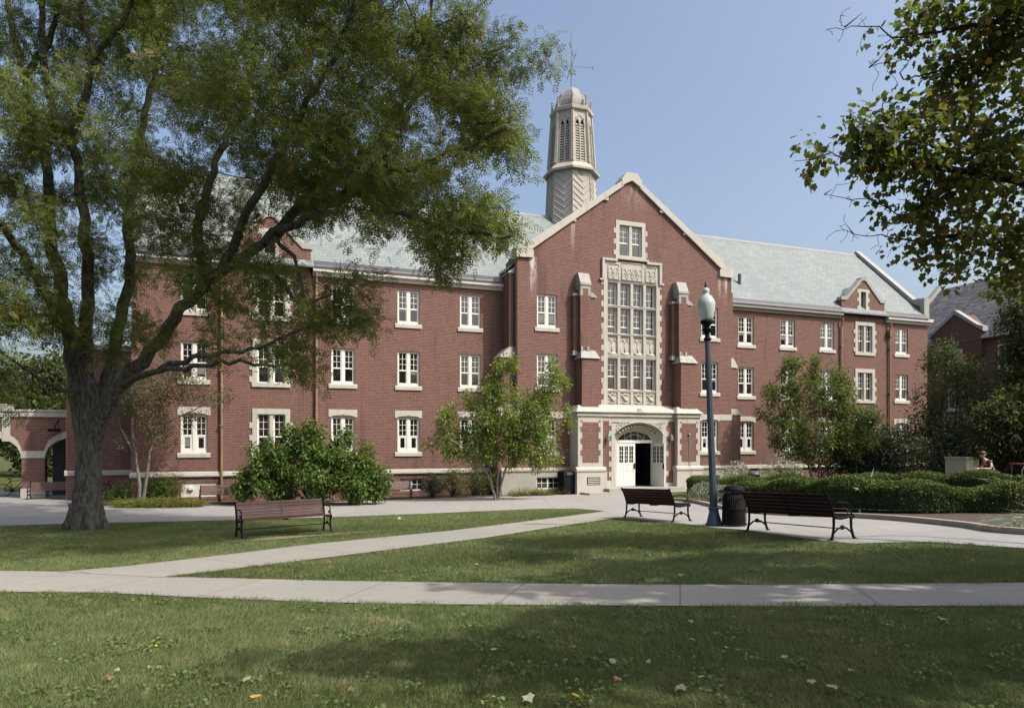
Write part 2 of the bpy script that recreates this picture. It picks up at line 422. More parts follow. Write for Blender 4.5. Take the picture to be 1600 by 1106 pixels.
def np_mesh(name, verts, loops, starts, mat, rnd=None, parent=None, smooth=False):
    me = bpy.data.meshes.new(name)
    me.vertices.add(len(verts)); me.vertices.foreach_set('co', np.ascontiguousarray(verts, np.float32).ravel())
    me.loops.add(len(loops)); me.loops.foreach_set('vertex_index', np.ascontiguousarray(loops, np.int32))
    me.polygons.add(len(starts)); me.polygons.foreach_set('loop_start', np.ascontiguousarray(starts, np.int32))
    if rnd is not None:
        at = me.attributes.new('rnd', 'FLOAT', 'POINT'); at.data.foreach_set('value', np.ascontiguousarray(rnd, np.float32))
    me.materials.append(mat); me.update(calc_edges=True)
    if smooth: me.polygons.foreach_set('use_smooth', np.ones(len(starts), bool))
    o = bpy.data.objects.new(name, me); COL.objects.link(o)
    if parent is not None: o.parent = parent
    return o

# ------------------------------------------------------------------ foliage tools
def unit(a): return a / np.maximum(np.linalg.norm(a, axis=-1, keepdims=True), 1e-9)
LEAF = {   # template: vertices (along, side, normal), faces
    'kite': ([(0, 0, 0), (.45, -.5, .06), (1, 0, -.06), (.45, .5, .06)], [(0, 1, 2, 3)]),
    'bent': ([(0, -.12, 0), (.5, -.5, .10), (1, 0, -.12), (.5, .5, .10), (0, .12, 0), (.5, 0, 0)], [(0, 1, 5), (0, 5, 4), (1, 2, 5), (5, 2, 3), (4, 5, 3)]),
    'pinnate': ([(0, -.12, 0), (.15, -.9, .15), (.95, -.6, -.1), (1, -.1, -.1), (0, .12, 0), (.15, .9, .15), (.95, .6, -.1), (1, .1, -.1)], [(0, 1, 2, 3), (4, 7, 6, 5)]),
    'frond': ([q for t in (.18, .42, .66) for s in (-1, 1) for q in ((t, 0, 0), (t + .06, s * .45, .05), (t + .20, s * 1.0, -.06), (t + .20, s * .42, .03))] + [(.86, 0, 0), (.93, -.28, 0), (1.12, 0, -.1), (.93, .28, 0)],
              [(4 * i, 4 * i + 1, 4 * i + 2, 4 * i + 3) for i in range(7)]),
    'maple': ([(0, 0, 0), (-.06, -.26, 0), (-.04, -.52, .03), (.22, -.50, .02), (.44, -.74, -.08), (.60, -.46, .0), (.74, -.30, .0), (1.02, 0, -.12), (.74, .30, .0), (.60, .46, .0), (.44, .74, -.08), (.22, .50, .02), (-.04, .52, .03), (-.06, .26, 0)],
              [(0, 1, 2, 3, 4, 5, 6, 7, 8, 9, 10, 11, 12, 13)]),
    'blade': ([(0, -.5, 0), (0, .5, 0), (1, 0, 0)], [(0, 1, 2)]),
}
def leaves(name, pos, dirs, L, wid, kind, mat, parent=None, rnd=None, nrm=None):
    n = len(pos)
    tv, tf = LEAF[kind]; tv = np.array(tv, float); K = len(tv)
    d = unit(dirs)
    up = rng.normal(size=(n, 3)) * .55 + (np.array([0, 0, 1.0]) if nrm is None else nrm)
    s = unit(np.cross(d, up)); nn_ = np.cross(s, d)
    L = np.broadcast_to(L, n)[:, None, None]; wd = np.broadcast_to(wid, n)[:, None, None]
    v = pos[:, None, :] + d[:, None, :] * tv[None, :, 0:1] * L + s[:, None, :] * tv[None, :, 1:2] * wd + nn_[:, None, :] * tv[None, :, 2:3] * L
    v = v.reshape(-1, 3)
    fl = np.concatenate([np.array(f) for f in tf]); nl = len(fl)
    loops = (np.arange(n)[:, None] * K + fl[None, :]).ravel()
    st = np.cumsum([0] + [len(f) for f in tf])[:-1]
    starts = (np.arange(n)[:, None] * nl + st[None, :]).ravel()
    if rnd is None: rnd = rng.random(n)
    return np_mesh(name, v, loops, starts, mat, np.repeat(rnd, K), parent)

def resample(pts, step):
    pts = [Vector(p) for p in pts]; out = []
    n = len(pts)
    for i in range(n - 1):
        p0 = pts[max(i - 1, 0)]; p1 = pts[i]; p2 = pts[i + 1]; p3 = pts[min(i + 2, n - 1)]
        k = max(1, int((p2 - p1).length / step))
        for j in range(k):
            t = j / k
            out.append((p1 * 2 + (p2 - p0) * t + (p0 * 2 - p1 * 5 + p2 * 4 - p3) * t * t + (p1 * 3 - p0 - p2 * 3 + p3) * t ** 3) * .5)
    out.append(pts[-1]); return out

class Tree:
    def __init__(s, name, base, label, cat='tree', group=None):
        s.root = empty(name, base); tag(s.root, label, cat, group)
        s.base = Vector(base); s.pos = []; s.par = []; s.fix = []; s.mainmb = MB(); s.rgen = np.random.default_rng(abs(hash(label)) % 1000 if False else sum(map(ord, label)))
    def limb(s, pts, r0, r1, sides=10, step=.35, wob=.04):
        """a traced limb: a tapered tube; its points join the skeleton"""
        pts = resample(pts, step); n = len(pts)
        rs = [r0 + (r1 - r0) * (i / (n - 1)) ** (.62 if r0 < .45 else .9) for i in range(n)]
        for i in range(1, n - 1): pts[i] = pts[i] + Vector(s.rgen.normal(size=3)) * wob
        s.mainmb.tube([p - s.base for p in pts], rs, sides)
        k0 = len(s.pos)
        for i, p in enumerate(pts):
            s.pos.append(np.array(p)); s.par.append(k0 + i - 1 if i else -1); s.fix.append(rs[i])
    def grow(s, att, step=.35, bend=.25, sag=0.0, maxlen=99):
        """joins every attractor to the nearest point of the skeleton by a crooked twig"""
        att = np.asarray(att)
        P0 = np.array(s.pos)
        d0 = np.array([np.min(np.linalg.norm(P0 - a, axis=1)) for a in att])
        P = np.zeros((len(P0) + len(att) * 40, 3)); P[:len(P0)] = P0; cnt = len(P0)
        tips = []
        for i in np.argsort(d0):
            a = att[i]
            dd = np.linalg.norm(P[:cnt] - a, axis=1)
            j = int(np.argmin(dd)); L = dd[j]
            if L > maxlen: continue
            k = min(30, max(2, int(L / step)))
            p0 = P[j].copy(); perp = s.rgen.normal(size=3) * L * bend * .5
            last = j
            for q in range(1, k + 1):
                t = q / k
                p = p0 + (a - p0) * t + perp * math.sin(math.pi * t) * .5 + s.rgen.normal(size=3) * step * .10 * (t < 1)
                p[2] += sag * L * math.sin(math.pi * t)
                P[cnt] = p; s.pos.append(p); s.par.append(last); s.fix.append(0); last = cnt; cnt += 1
            tips.append(last)
        s.tips = tips
    def finish(s, bark, rtip=.006, expo=.42, twig_sides=4, rmax=.12, trunk_name='trunk'):
        n = len(s.pos); P = np.array(s.pos); par = np.array(s.par); cnt = np.zeros(n)
        ch = np.zeros(n, int)
        for i in range(n):
            if par[i] >= 0: ch[par[i]] += 1
        for i in range(n - 1, -1, -1):
            if ch[i] == 0: cnt[i] += 1
            if par[i] >= 0: cnt[par[i]] += cnt[i]
        rad = np.minimum(rmax, rtip * np.maximum(cnt, 1) ** expo)
        b = s.base
        for i in range(n):
            if s.fix[i] or par[i] < 0: continue
            r0 = rad[par[i]] if not s.fix[par[i]] else min(rad[i] * 1.25, s.fix[par[i]] * .9)
            s.mainmb.tube([Vector(P[par[i]]) - b, Vector(P[i]) - b], [r0, rad[i]], 3 if rad[i] < .02 else 6, False)
        s.P = P; s.parr = par; s.rad = rad
        return s.mainmb.build(trunk_name, bark, s.root, True)
    def crown(s, mat, per, spread, L, wid, kind, rthr=.03, droop=.4, name='crown', keep=None, out=.6, tint=None):
        idx = np.array([i for i in range(len(s.P)) if not s.fix[i] and s.rad[i] < rthr])
        if keep is not None: idx = idx[keep(s.P[idx])]
        par = s.parr[idx]
        pos = np.repeat(s.P[idx], per, 0); seg = np.repeat(s.P[idx] - s.P[par], per, 0)
        t = s.rgen.random((len(pos), 1))
        off = s.rgen.normal(size=pos.shape) * spread
        pos = pos - seg * t + off
        d = unit(seg) * out + unit(off) * .8 + s.rgen.normal(size=pos.shape) * .5 + np.array([0, 0, -droop])
        n = len(pos)
        Ls = L * (.65 + .7 * s.rgen.random(n))
        r = np.clip(.48 + s.rgen.normal(size=n) * .24 + np.repeat(s.rgen.normal(size=len(idx)) * .17, per), 0, 1)
        if tint is not None: r = np.clip(r + tint(pos), 0, 1)
        return leaves(name, pos - np.array(s.base), d, Ls, Ls * wid, kind, mat, s.root, r)
def shade_points(n, gen, centre, radii, patches, holes=(), clear=1650):
    """points of a crown above the frame whose shade reaches the given patches of ground (cx, cy, rx, ry in photo pixels)"""
    sd = np.array(SDIR); out = []; tot = 0
    while tot < n:
        q = gen.uniform(-1, 1, (20000, 3)); q = q[(q ** 2).sum(1) < 1]
        p = np.array(centre) + q * np.array(radii)
        g0 = np.zeros(len(p))
        for _ in range(3):
            t = (p[:, 2] - g0) / sd[2]; gp = p - sd * t[:, None]; g0 = gz(gp[:, 0], gp[:, 1])
        Y = np.maximum(gp[:, 1], .5); sx = 800 + F * gp[:, 0] / Y; sy = 694 - F * (gp[:, 2] - CAMZ) / Y
        ok = np.zeros(len(p), bool)
        for (cx, cy, rx, ry) in patches: ok |= ((sx - cx) / rx) ** 2 + ((sy - cy) / ry) ** 2 < 1
        for (cx, cy, rx, ry) in holes: ok &= ((sx - cx) / rx) ** 2 + ((sy - cy) / ry) ** 2 > 1
        ok |= (gen.random(len(p)) < .25) & ((sy > 1200) | (gp[:, 1] < 3.5))
        Yp = np.maximum(p[:, 1], .5); vis = (p[:, 1] > .5) & (800 + F * p[:, 0] / Yp < clear) & (800 + F * p[:, 0] / Yp > -60) & (694 - F * (p[:, 2] - CAMZ) / Yp > -60)
        p = p[ok & ~vis]; out.append(p); tot += len(p)
    return np.vstack(out)[:n]
SHADE = [(560, 1035, 190, 14), (700, 1060, 130, 9), (1100, 965, 260, 14), (1100, 1035, 130, 18), (880, 1035, 110, 14)]
SHADE += [(620, 1030, 150, 14), (800, 1020, 120, 22), (930, 1000, 120, 13), (1300, 972, 330, 24), (1250, 1030, 330, 28), (960, 1092, 110, 18), (1530, 1010, 200, 45), (1250, 1088, 110, 10), (1300, 887, 330, 18), (1000, 893, 120, 8), (1040, 852, 55, 6),
         (1490, 900, 150, 11), (1500, 864, 90, 7), (990, 928, 90, 7), (1130, 926, 60, 10), (1480, 935, 140, 9), (820, 872, 60, 5), (1700, 960, 150, 80), (760, 915, 60, 4)]
HOLES = [(1000, 930, 50, 5), (1180, 922, 80, 6), (1230, 938, 60, 4), (1370, 922, 70, 6), (1480, 922, 60, 5), (1090, 938, 40, 4), (960, 1062, 90, 10), (1250, 990, 70, 7), (1400, 1052, 70, 10), (1120, 1012, 60, 6), (1330, 1015, 40, 6), (880, 890, 60, 5), (1450, 895, 50, 5), (1180, 895, 60, 4), (1050, 996, 140, 10), (1130, 1066, 120, 13), (1480, 1084, 90, 18), (1230, 880, 75, 6), (1370, 857, 80, 6), (1300, 928, 90, 7), (1420, 985, 60, 6), (1560, 930, 40, 6)]
def blob_points(blobs, n, gen, depth_of, flat=1.0):
    """points inside ellipsoids given as (px, py, radius px[, dY, ry]); depth_of gives the distance of each"""
    wts = np.array([b[2] ** 2 for b in blobs], float); wts /= wts.sum()
    out = []
    for b in gen.choice(len(blobs), n, p=wts):
        px, py, r = blobs[b][:3]
        Y0, RY = depth_of(blobs[b])
        while True:
            q = gen.uniform(-1, 1, 3)
            if q @ q <= 1: break
        Yq = Y0 + q[1] * RY
        out.append(np.array(W(px, py, Y0)) + np.array([q[0] * r * Y0 / F, Yq - Y0, q[2] * r * flat * Y0 / F]))
    return np.array(out)

# ================================================================== THE SETTING: ground, paths, kerb
def grid_sheet(xs, ys, dz, mat, name):
    X, Y = np.meshgrid(xs, ys); Z = gz(X, Y) + dz
    v = np.stack([X, Y, Z], -1).reshape(-1, 3); nx = len(xs); ny = len(ys)
    i = (np.arange(ny - 1)[:, None] * nx + np.arange(nx - 1)[None, :]).ravel()
    loops = np.stack([i, i + 1, i + 1 + nx, i + nx], -1).ravel()
    return np_mesh(name, v, loops, np.arange(len(i)) * 4, mat, smooth=True)
xs = np.concatenate([[-900, -500, -250, -140, -90, -60], np.arange(-45, 45.1, .75), [55, 70, 100, 160, 300, 600, 900]])
ys = np.concatenate([[-60, -35, -20], np.arange(-10, 62.1, .75), [70, 85, 110, 160, 260, 500, 1200]])
tag(grid_sheet(xs, ys, 0, M['turf'], 'lawn'), kind='structure')

def strip(name, low, up, mat, dz, nv=8, sub=.6, flip=False):
    """a sheet between two edges with paired points, laid on the ground"""
    lo = [Vector((*p, 0)) for p in low]; hi = [Vector((*p, 0)) for p in up]
    a = []; b = []
    for i in range(len(lo) - 1):
        k = max(1, int(max((lo[i + 1] - lo[i]).length, (hi[i + 1] - hi[i]).length) / sub))
        for j in range(k):
            t = j / k; a.append(lo[i].lerp(lo[i + 1], t)); b.append(hi[i].lerp(hi[i + 1], t))
    a.append(lo[-1]); b.append(hi[-1])
    v = []; 
    for i in range(len(a)):
        for j in range(nv + 1):
            p = a[i].lerp(b[i], j / nv); v.append((p.x, p.y, float(gz(p.x, p.y)) + dz))
    f = []
    for i in range(len(a) - 1):
        for j in range(nv):
            q = i * (nv + 1) + j; f.append((q, q + nv + 1, q + nv + 2, q + 1))
    me = bpy.data.meshes.new(name); me.from_pydata(v, [], f); me.materials.append(mat)
    dirv = (lo[-1] - lo[0]).normalized() if not flip else Vector((1, 0, 0)); nrm = Vector((-dirv.y, dirv.x, 0))
    uv = me.uv_layers.new(name='UVMap')
    co = np.array(v)[:, :2]
    U = np.stack([co @ np.array(dirv[:2]), (co - co[0]) @ np.array(nrm[:2])], -1)
    li = np.zeros(len(me.loops), np.int32); me.loops.foreach_get('vertex_index', li)
    uv.data.foreach_set('uv', U[li].astype(np.float32).ravel()); me.update()
    o = bpy.data.objects.new(name, me); COL.objects.link(o); tag(o, kind='structure'); return o
WALK_LO = [(-34, 17.2), (-20, 13.1), (-6.9, 9.21), (-5.34, 8.88), (-3.7, 8.25), (-2.02, 7.69), (-.69, 7.38), (1.31, 7.0), (2.54, 6.78), (4.89, 6.45), (9, 5.7), (20, 3.9)]
WALK_UP = [(-33, 19.2), (-20, 14.9), (-8.55, 11.45), (-7.2, 11.1), (-5.02, 10.13), (-2.44, 9.28), (-.9, 8.86), (1.6, 8.24), (2.9, 7.99), (5.72, 7.62), (9.4, 7.0), (20.4, 5.3)]
DIAG_UP = [(-7.35, 11.05), (-6.51, 11.6), (-5.39, 12.85), (-4.13, 14.45), (-1.52, 16.6), (.4, 18.9), (1.95, 20.85), (3.2, 22.5)]
DIAG_LO = [(-5.2, 10.1), (-4.6, 10.6), (-3.9, 11.3), (-2.77, 12.4), (-.55, 14.6), (.97, 16.7), (2.86, 19.09), (3.5, 20.2)]
PL = [((-40, 20.8), (-40, 42)), ((-16.8, 22.41), (-20, 37)), ((-14.87, 22.9), (-16, 31.5)), ((-8.65, 23.07), (-9, 34)), ((-4.37, 23.4), (-4, 36)), ((.7, 24.6), (0, 38)),
      ((2.3, 24.0), (4.2, 42)), ((2.95, 22.4), (6.3, 34)), ((2.86, 19.09), (6.74, 26.08)), ((4.09, 16.78), (6.57, 21.86)), ((4.46, 15.35), (6.72, 19.9)), ((4.95, 14.64), (6.98, 18.56)),
      ((5.15, 13.61), (7.7, 17.4)), ((5.5, 12.22), (8.32, 16.75)), ((5.8, 11.6), (8.75, 15.69)), ((6.4, 11.6), (8.95, 14.4)), ((7.05, 11.5), (9.0, 13.5)), ((7.77, 10.37), (9.06, 12.09)), ((9.2, 8.6), (11.2, 9.9)), ((15, 3), (17, 5))]
PLAZA_LO = [p[0] for p in PL]; PLAZA_UP = [p[1] for p in PL]
strip('sidewalk', WALK_LO, WALK_UP, M['conc'], .010)
strip('diagonal_path', DIAG_LO, DIAG_UP, M['conc'], .014)
strip('plaza', PLAZA_LO, PLAZA_UP, M['plaza'], .018, 14, .8, True)

KERB = [(6.3, 27.6), (6.74, 26.08), (6.57, 21.86), (6.72, 19.9), (6.98, 18.56), (7.7, 17.4), (8.32, 16.75), (8.75, 15.69), (8.95, 14.4), (9.0, 13.5), (9.06, 12.09), (11.2, 9.9), (17, 5)]
kb = MB(); kp = resample([Vector((*p, 0)) for p in KERB], .4)
for i in range(len(kp) - 1):
    a, b = kp[i], kp[i + 1]; t = (b - a).normalized(); nr = Vector((-t.y, t.x, 0)) * .16
    if i % 4 == 3: b = b - t * .012
    q = [a, b, b + nr, a + nr]
    kb.add([(p.x, p.y, float(gz(p.x, p.y)) - .05) for p in q] + [(p.x, p.y, float(gz(p.x, p.y)) + .13) for p in q],
           [(0, 3, 2, 1), (4, 5, 6, 7), (0, 1, 5, 4), (1, 2, 6, 5), (2, 3, 7, 6), (3, 0, 4, 7)])
tag(kb.build('kerb', M['kerb']), kind='structure')
strip('planting_bed', [(9.5 if False else p[0] + .16, p[1] + .1) for p in KERB], [(14, 44), (15, 40), (17, 36), (19, 33), (22, 31), (24, 29), (26, 27), (28, 25), (29, 22), (30, 19), (31, 16), (32, 12), (32, 6)], M['mulch'], .06, 14, .8, True)

# ================================================================== THE BRICK HALL
TH = math.atan(F / 2924.0)
hall = empty('brick_hall', (-5.9672, 34.9836, 0), TH)
tag(hall, 'long red brick hall with pale slate roof, stone trimmed central gable and louvred cupola', 'building')
HW = Matrix.Translation(hall.location) @ Matrix.Rotation(TH, 4, 'Z')
def L2W(x, y, z=0.0): return HW @ Vector((x, y, z))
strip('front_bed', [tuple(L2W(x, -1.7)[:2]) for x in (-11.6, -6, 0, 5.6)], [tuple(L2W(x, .1)[:2]) for x in (-11.6, -6, 0, 5.6)], M['mulch'], .05, 5, .8, True)
strip('entrance_bed', [tuple(L2W(x, -2.5)[:2]) for x in (5.6, 7.9)], [tuple(L2W(x, -1.4)[:2]) for x in (5.6, 7.9)], M['mulch'], .05, 4, .8, True)

def wall_front(mb, x0, x1, z0, z1, y, holes, depth=.2):
    """front wall sheet with rectangular openings and their reveals"""
    X = sorted({x0, x1, *[h[0] for h in holes], *[h[1] for h in holes]}); Z = sorted({z0, z1, *[h[2] for h in holes], *[h[3] for h in holes]})
    for i in range(len(X) - 1):
        for j in range(len(Z) - 1):
            cx = (X[i] + X[i + 1]) / 2; cz = (Z[j] + Z[j + 1]) / 2
            if any(h[0] < cx < h[1] and h[2] < cz < h[3] for h in holes): continue
            mb.quad((X[i], y, Z[j]), (X[i + 1], y, Z[j]), (X[i + 1], y, Z[j + 1]), (X[i], y, Z[j + 1]))
    for (a, b, c, d) in holes:
        e = y + depth
        mb.quad((a, y, c), (a, y, d), (a, e, d), (a, e, c)); mb.quad((b, y, d), (b, y, c), (b, e, c), (b, e, d))
        mb.quad((a, y, d), (b, y, d), (b, e, d), (a, e, d)); mb.quad((b, y, c), (a, y, c), (a, e, c), (b, e, c))

def sash(mb, gl, x0, x1, z0, z1, y, split=.45, bord=.05, rows=3, lowbord=None, cols=2):
    """one double hung sash: six lights above, one below"""
    lb = bord if lowbord is None else lowbord
    zm = z0 + (z1 - z0) * split
    d0, d1 = y, y + .06
    mb.box(x0, x0 + bord, d0, d1, z0, z1); mb.box(x1 - bord, x1, d0, d1, z0, z1)
    xi0, xi1 = x0 + bord, x1 - bord
    mb.box(xi0, xi1, d0, d1, z1 - bord, z1); mb.box(xi0, xi1, d0 + .002, d1, z0, z0 + bord * 1.3 + (lb - bord))
    if split > 0: mb.box(xi0, xi1, d0 - .004, d1, zm - .035, zm + .035 + (lb - bord) * .3)
    if lb > bord:
        mb.box(xi0, xi0 + lb - bord, d0 + .004, d1, z0 + bord * 1.3 + (lb - bord), zm - .035); mb.box(xi1 - lb + bord, xi1, d0 + .004, d1, z0 + bord * 1.3 + (lb - bord), zm - .035)
        mb.box(xi0 + lb - bord, xi1 - lb + bord, d0 + .005, d1, zm - .035 - (lb - bord) * .6, zm - .035)
    zt0 = zm + .035 if split > 0 else z0 + bord
    for k in range(1, cols):
        xc = xi0 + (xi1 - xi0) * k / cols; mb.box(xc - .011, xc + .011, d0 + .012, d0 + .045, zt0, z1 - bord)
    for r in range(1, rows):
        zc = zt0 + (z1 - bord - zt0) * r / rows; mb.box(xi0, xi1, d0 + .014, d0 + .043, zc - .011, zc + .011)
    gl.quad((xi0, y + .035, z0 + .02), (xi1, y + .035, z0 + .02), (xi1, y + .035, z1 - .02), (xi0, y + .035, z1 - .02))

def finish_window(fr, gl, name='window', parent=hall):
    w = fr.build(name, M['white'], parent); gl.build('glass', M['glass'], w); return w

def pair_window(x0, x1, z0, z1, y, first=False, sill=True, soldier=True, parent=hall, lintel=False):
    fr, gl = MB(), MB(); ym = y + .07
    xc = (x0 + x1) / 2; b = .055
    fr.box(x0, x0 + b, ym, ym + .1, z0, z1); fr.box(x1 - b, x1, ym, ym + .1, z0, z1)
    fr.box(x0 + b, x1 - b, ym, ym + .1, z1 - b, z1); fr.box(x0 + b, x1 - b, ym, ym + .1, z0, z0 + .09)
    fr.box(xc - .07, xc + .07, ym + .003, ym + .1, z0 + .09, z1 - b)
    for a, c in ((x0 + b, xc - .07), (xc + .07, x1 - b)):
        sash(fr, gl, a, c, z0 + .09, z1 - b, ym + .03, .43, .045, 3, .11 if first else .045)
    w = finish_window(fr, gl, parent=parent)
    if random.random() < .5:
        for a, c in ((x0 + b + .05, xc - .12), (xc + .12, x1 - b - .05)):
            if random.random() < .75:
                bl_ = MB(); zt_ = z0 + (z1 - z0) * .44; zb_ = zt_ - random.choice((.12, .18, .3, .5)); bl_.box(a, c, ym + .058, ym + .063, max(zb_, z0 + .2), zt_); bl_.build('blind', M['blind'], w)
    if sill:
        s = MB(); s.prism([(y - .06, z0 - .22), (y + .1, z0 - .22), (y + .1, z0 + .004), (y + .02, z0 + .004), (y - .06, z0 - .05)], x0 - .13, x1 + .13, 'x')
        s.build('sill', M['stone_pale'], w)
    if lintel:
        l = MB(); n = 14; top = z1 + .36; pts = [(x0 - .13, z1 - .02), (x0 - .13, top), (x1 + .13, top), (x1 + .13, z1 - .02), (x1 - .02, z1 - .02)]
        for i in range(n + 1):
            t = 1 - i / n; x = x0 + .02 + (x1 - x0 - .04) * t; u = abs(t - .5) * 2
            pts.append((x, z1 + .02 + .085 * (1 - u) ** 2.2 + .03 * math.sin(math.pi * min(1, u * 1.0)) * (u > .3)))
        pts.append((x0 + .02, z1 - .02))
        l.prism(pts, y - .022, y + .08); l.build('lintel', M['stone_pale'], w)
    elif soldier:
        l = MB(); l.box(x0 - .06, x1 + .06, y - .004, y + .03, z1 + .002, z1 + .2); l.build('lintel', M['soldier'], w)
    return w

def stone_window(x0, x1, zb, zt, y, lights=2, parent=hall, hood=.26, arch=False, name='mullioned_window', lo=None):
    """stone framed window: quoined jambs, mullion and sash lights; x0..x1 / zb..zt is the outside of the stone"""
    st, fr, gl = MB(), MB(), MB(); parts = []
    j = .22; ob, ot = zb + .2, zt - hood; oa, oc = x0 + j, x1 - j
    st.box(x0, x1, y - .03, y + .22, ot, zt); st.box(x0 - .02, x1 + .02, y - .05, y + .22, zb, ob)
    st.box(x0, oa, y - .026, y + .22, ob, ot); st.box(oc, x1, y - .026, y + .22, ob, ot)
    k = 0; z = ob
    while z + .28 < ot + .05:
        if k % 2 == 0:
            st.box(x0 - .13, x0, y - .018, y + .1, z + .02, z + .3); st.box(x1, x1 + .13, y - .018, y + .1, z + .02, z + .3)
        z += .3; k += 1
    ym = y + .13
    wl = (oc - oa - .16 * (lights - 1)) / lights
    for i in range(lights):
        a = oa + i * (wl + .16); c = a + wl
        if i: st.box(a - .16, a, y + .01, y + .22, ob, ot)
        fr.box(a, a + .035, ym - .02, ym + .05, ob, ot); fr.box(c - .035, c, ym - .02, ym + .05, ob, ot)
        sash(fr, gl, a + .035, c - .035, ob, ot, ym, .43, .045); parts.append((fr, gl)); fr, gl = MB(), MB()
        if arch:
            pts = [(a, ot + .001), (a, ot - .1)]
            for q in range(1, 12):
                u = q / 12; pts.append((a + wl * u, ot - .1 + .085 * math.sin(math.pi * u)))
            pts += [(c, ot - .1), (c, ot + .001)]
            st.prism(pts, y + .02, y + .1)
    o = st.build(name, M['stone_pale'], parent)
    for fr, gl in parts: fr.build('sash', M['white'], o); gl.build('glass', M['glass'], o)
    return o

# ---- walls
Z3, Z3T, Z2, Z2T, Z1, Z1T = 8.95, 10.70, 5.76, 7.53, 2.36, 4.13
LW = [-9.96, -3.2, .1, 3.42]; LWW = 1.14
RW = [21.29, 24.53, 27.74, 34.3]
holes_l = [(x, x + LWW, a, b) for x in LW for a, b in ((Z3, Z3T), (Z2, Z2T), (Z1, Z1T))]
holes_r = [(x, x + LWW, a, b) for x in RW for a, b in ((Z3, Z3T), (Z2, Z2T), (Z1, Z1T))]
SWIN_L = (-6.86, -5.14); SWIN_R = (30.68, 32.40)
SWZ = ((8.70, 10.95), (5.50, 7.80), (2.1, 4.46))
bhole = [(.25, 1.45, .35, 1.0), (-9.95, -8.4, .3, .98), (24.5, 25.6, .35, 1.0)]
for sw, hl in ((SWIN_L, holes_l), (SWIN_R, holes_r)):
    for a, b in SWZ: hl.append((sw[0] + .1, sw[1] - .1, a + .1, b - .1))
holes_l.append(bhole[0]); holes_l.append(bhole[1]); holes_r.append(bhole[2])
wl = MB()
wall_front(wl, -11.98, 6.2, -.3, 11.1, 0, holes_l)
wl.quad((-11.98, 12, -.3), (-11.98, 0, -.3), (-11.98, 0, 11.4), (-11.98, 5.8, 17.3), (-11.98, 12, 11.4))
wl.quad((6.2, 12, -.3), (-11.98, 12, -.3), (-11.98, 12, 11.1), (6.2, 12, 11.1))
wl.build('left_wing_wall', M['brick'], hall)
wr = MB()
wall_front(wr, 19.4, 37.28, -.3, 11.1, 0, holes_r)
wr.quad((37.28, 0, -.3), (37.28, 12, -.3), (37.28, 12, 11.4), (37.28, 5.8, 17.3), (37.28, 0, 11.4))
wr.quad((37.28, 12, -.3), (19.4, 12, -.3), (19.4, 12, 11.1), (37.28, 12, 11.1))
wr.build('right_wing_wall', M['brick'], hall)
# block front with its gable
BX0, BX1, BY, BC = 6.10, 19.58, -1.5, 12.84
bw = MB()
BAY = (11.2, 14.62, 4.85, 12.80); GW = (11.98, 13.70, 13.0, 15.02)
WB = [(7.21, 8.36), (17.5, 18.64)]
hb = [(a, b, c, d) for a, b in WB for c, d in ((Z3, Z3T), (Z2, Z2T), (Z1, Z1T))]
hb.append((BAY[0], BAY[1], BAY[2], BAY[3])); hb.append((10.6, 15.2, .4, 4.5))
hb += [(7.15, 8.5, .38, 1.02), (17.75, 18.7, .35, .95)]
wall_front(bw, BX0, BX1, -.3, 12.80, BY, hb)
sl = (17.55 - 13.0) / (BC - 6.35)
def gz_line(x): return 17.55 - abs(x - BC) * sl
bw.add([(BX0, BY, 12.8), (GW[0], BY, 12.8), (GW[0], BY, gz_line(GW[0])), (6.6, BY, gz_line(6.6)), (BX0, BY, 13.0)], [(0, 1, 2, 3, 4)])
bw.add([(GW[1], BY, 12.8), (BX1, BY, 12.8), (BX1, BY, 13.0), (2 * BC - 6.6, BY, gz_line(6.6)), (GW[1], BY, gz_line(GW[1]))], [(0, 1, 2, 3, 4)])
bw.quad((GW[0], BY, 12.8), (GW[1], BY, 12.8), (GW[1], BY, GW[2]), (GW[0], BY, GW[2]))
bw.add([(GW[0], BY, GW[3]), (GW[1], BY, GW[3]), (GW[1], BY, gz_line(GW[1])), (BC, BY, 17.55), (GW[0], BY, gz_line(GW[0]))], [(0, 1, 2, 3, 4)])
for x in (BX0, BX1):
    bw.quad((x, BY, -.3), (x, 0.3, -.3), (x, .3, 12.6), (x, BY, 12.9))
# parapet back face
bw.add([(BX0, BY + .45, 12.3), (BX1, BY + .45, 12.3), (BX1, BY + .45, 13.0), (BC, BY + .45, 17.5), (BX0, BY + .45, 13.0)], [(4, 3, 2, 1, 0)])
bw.build('gable_wall', M['brick_gable'], hall)
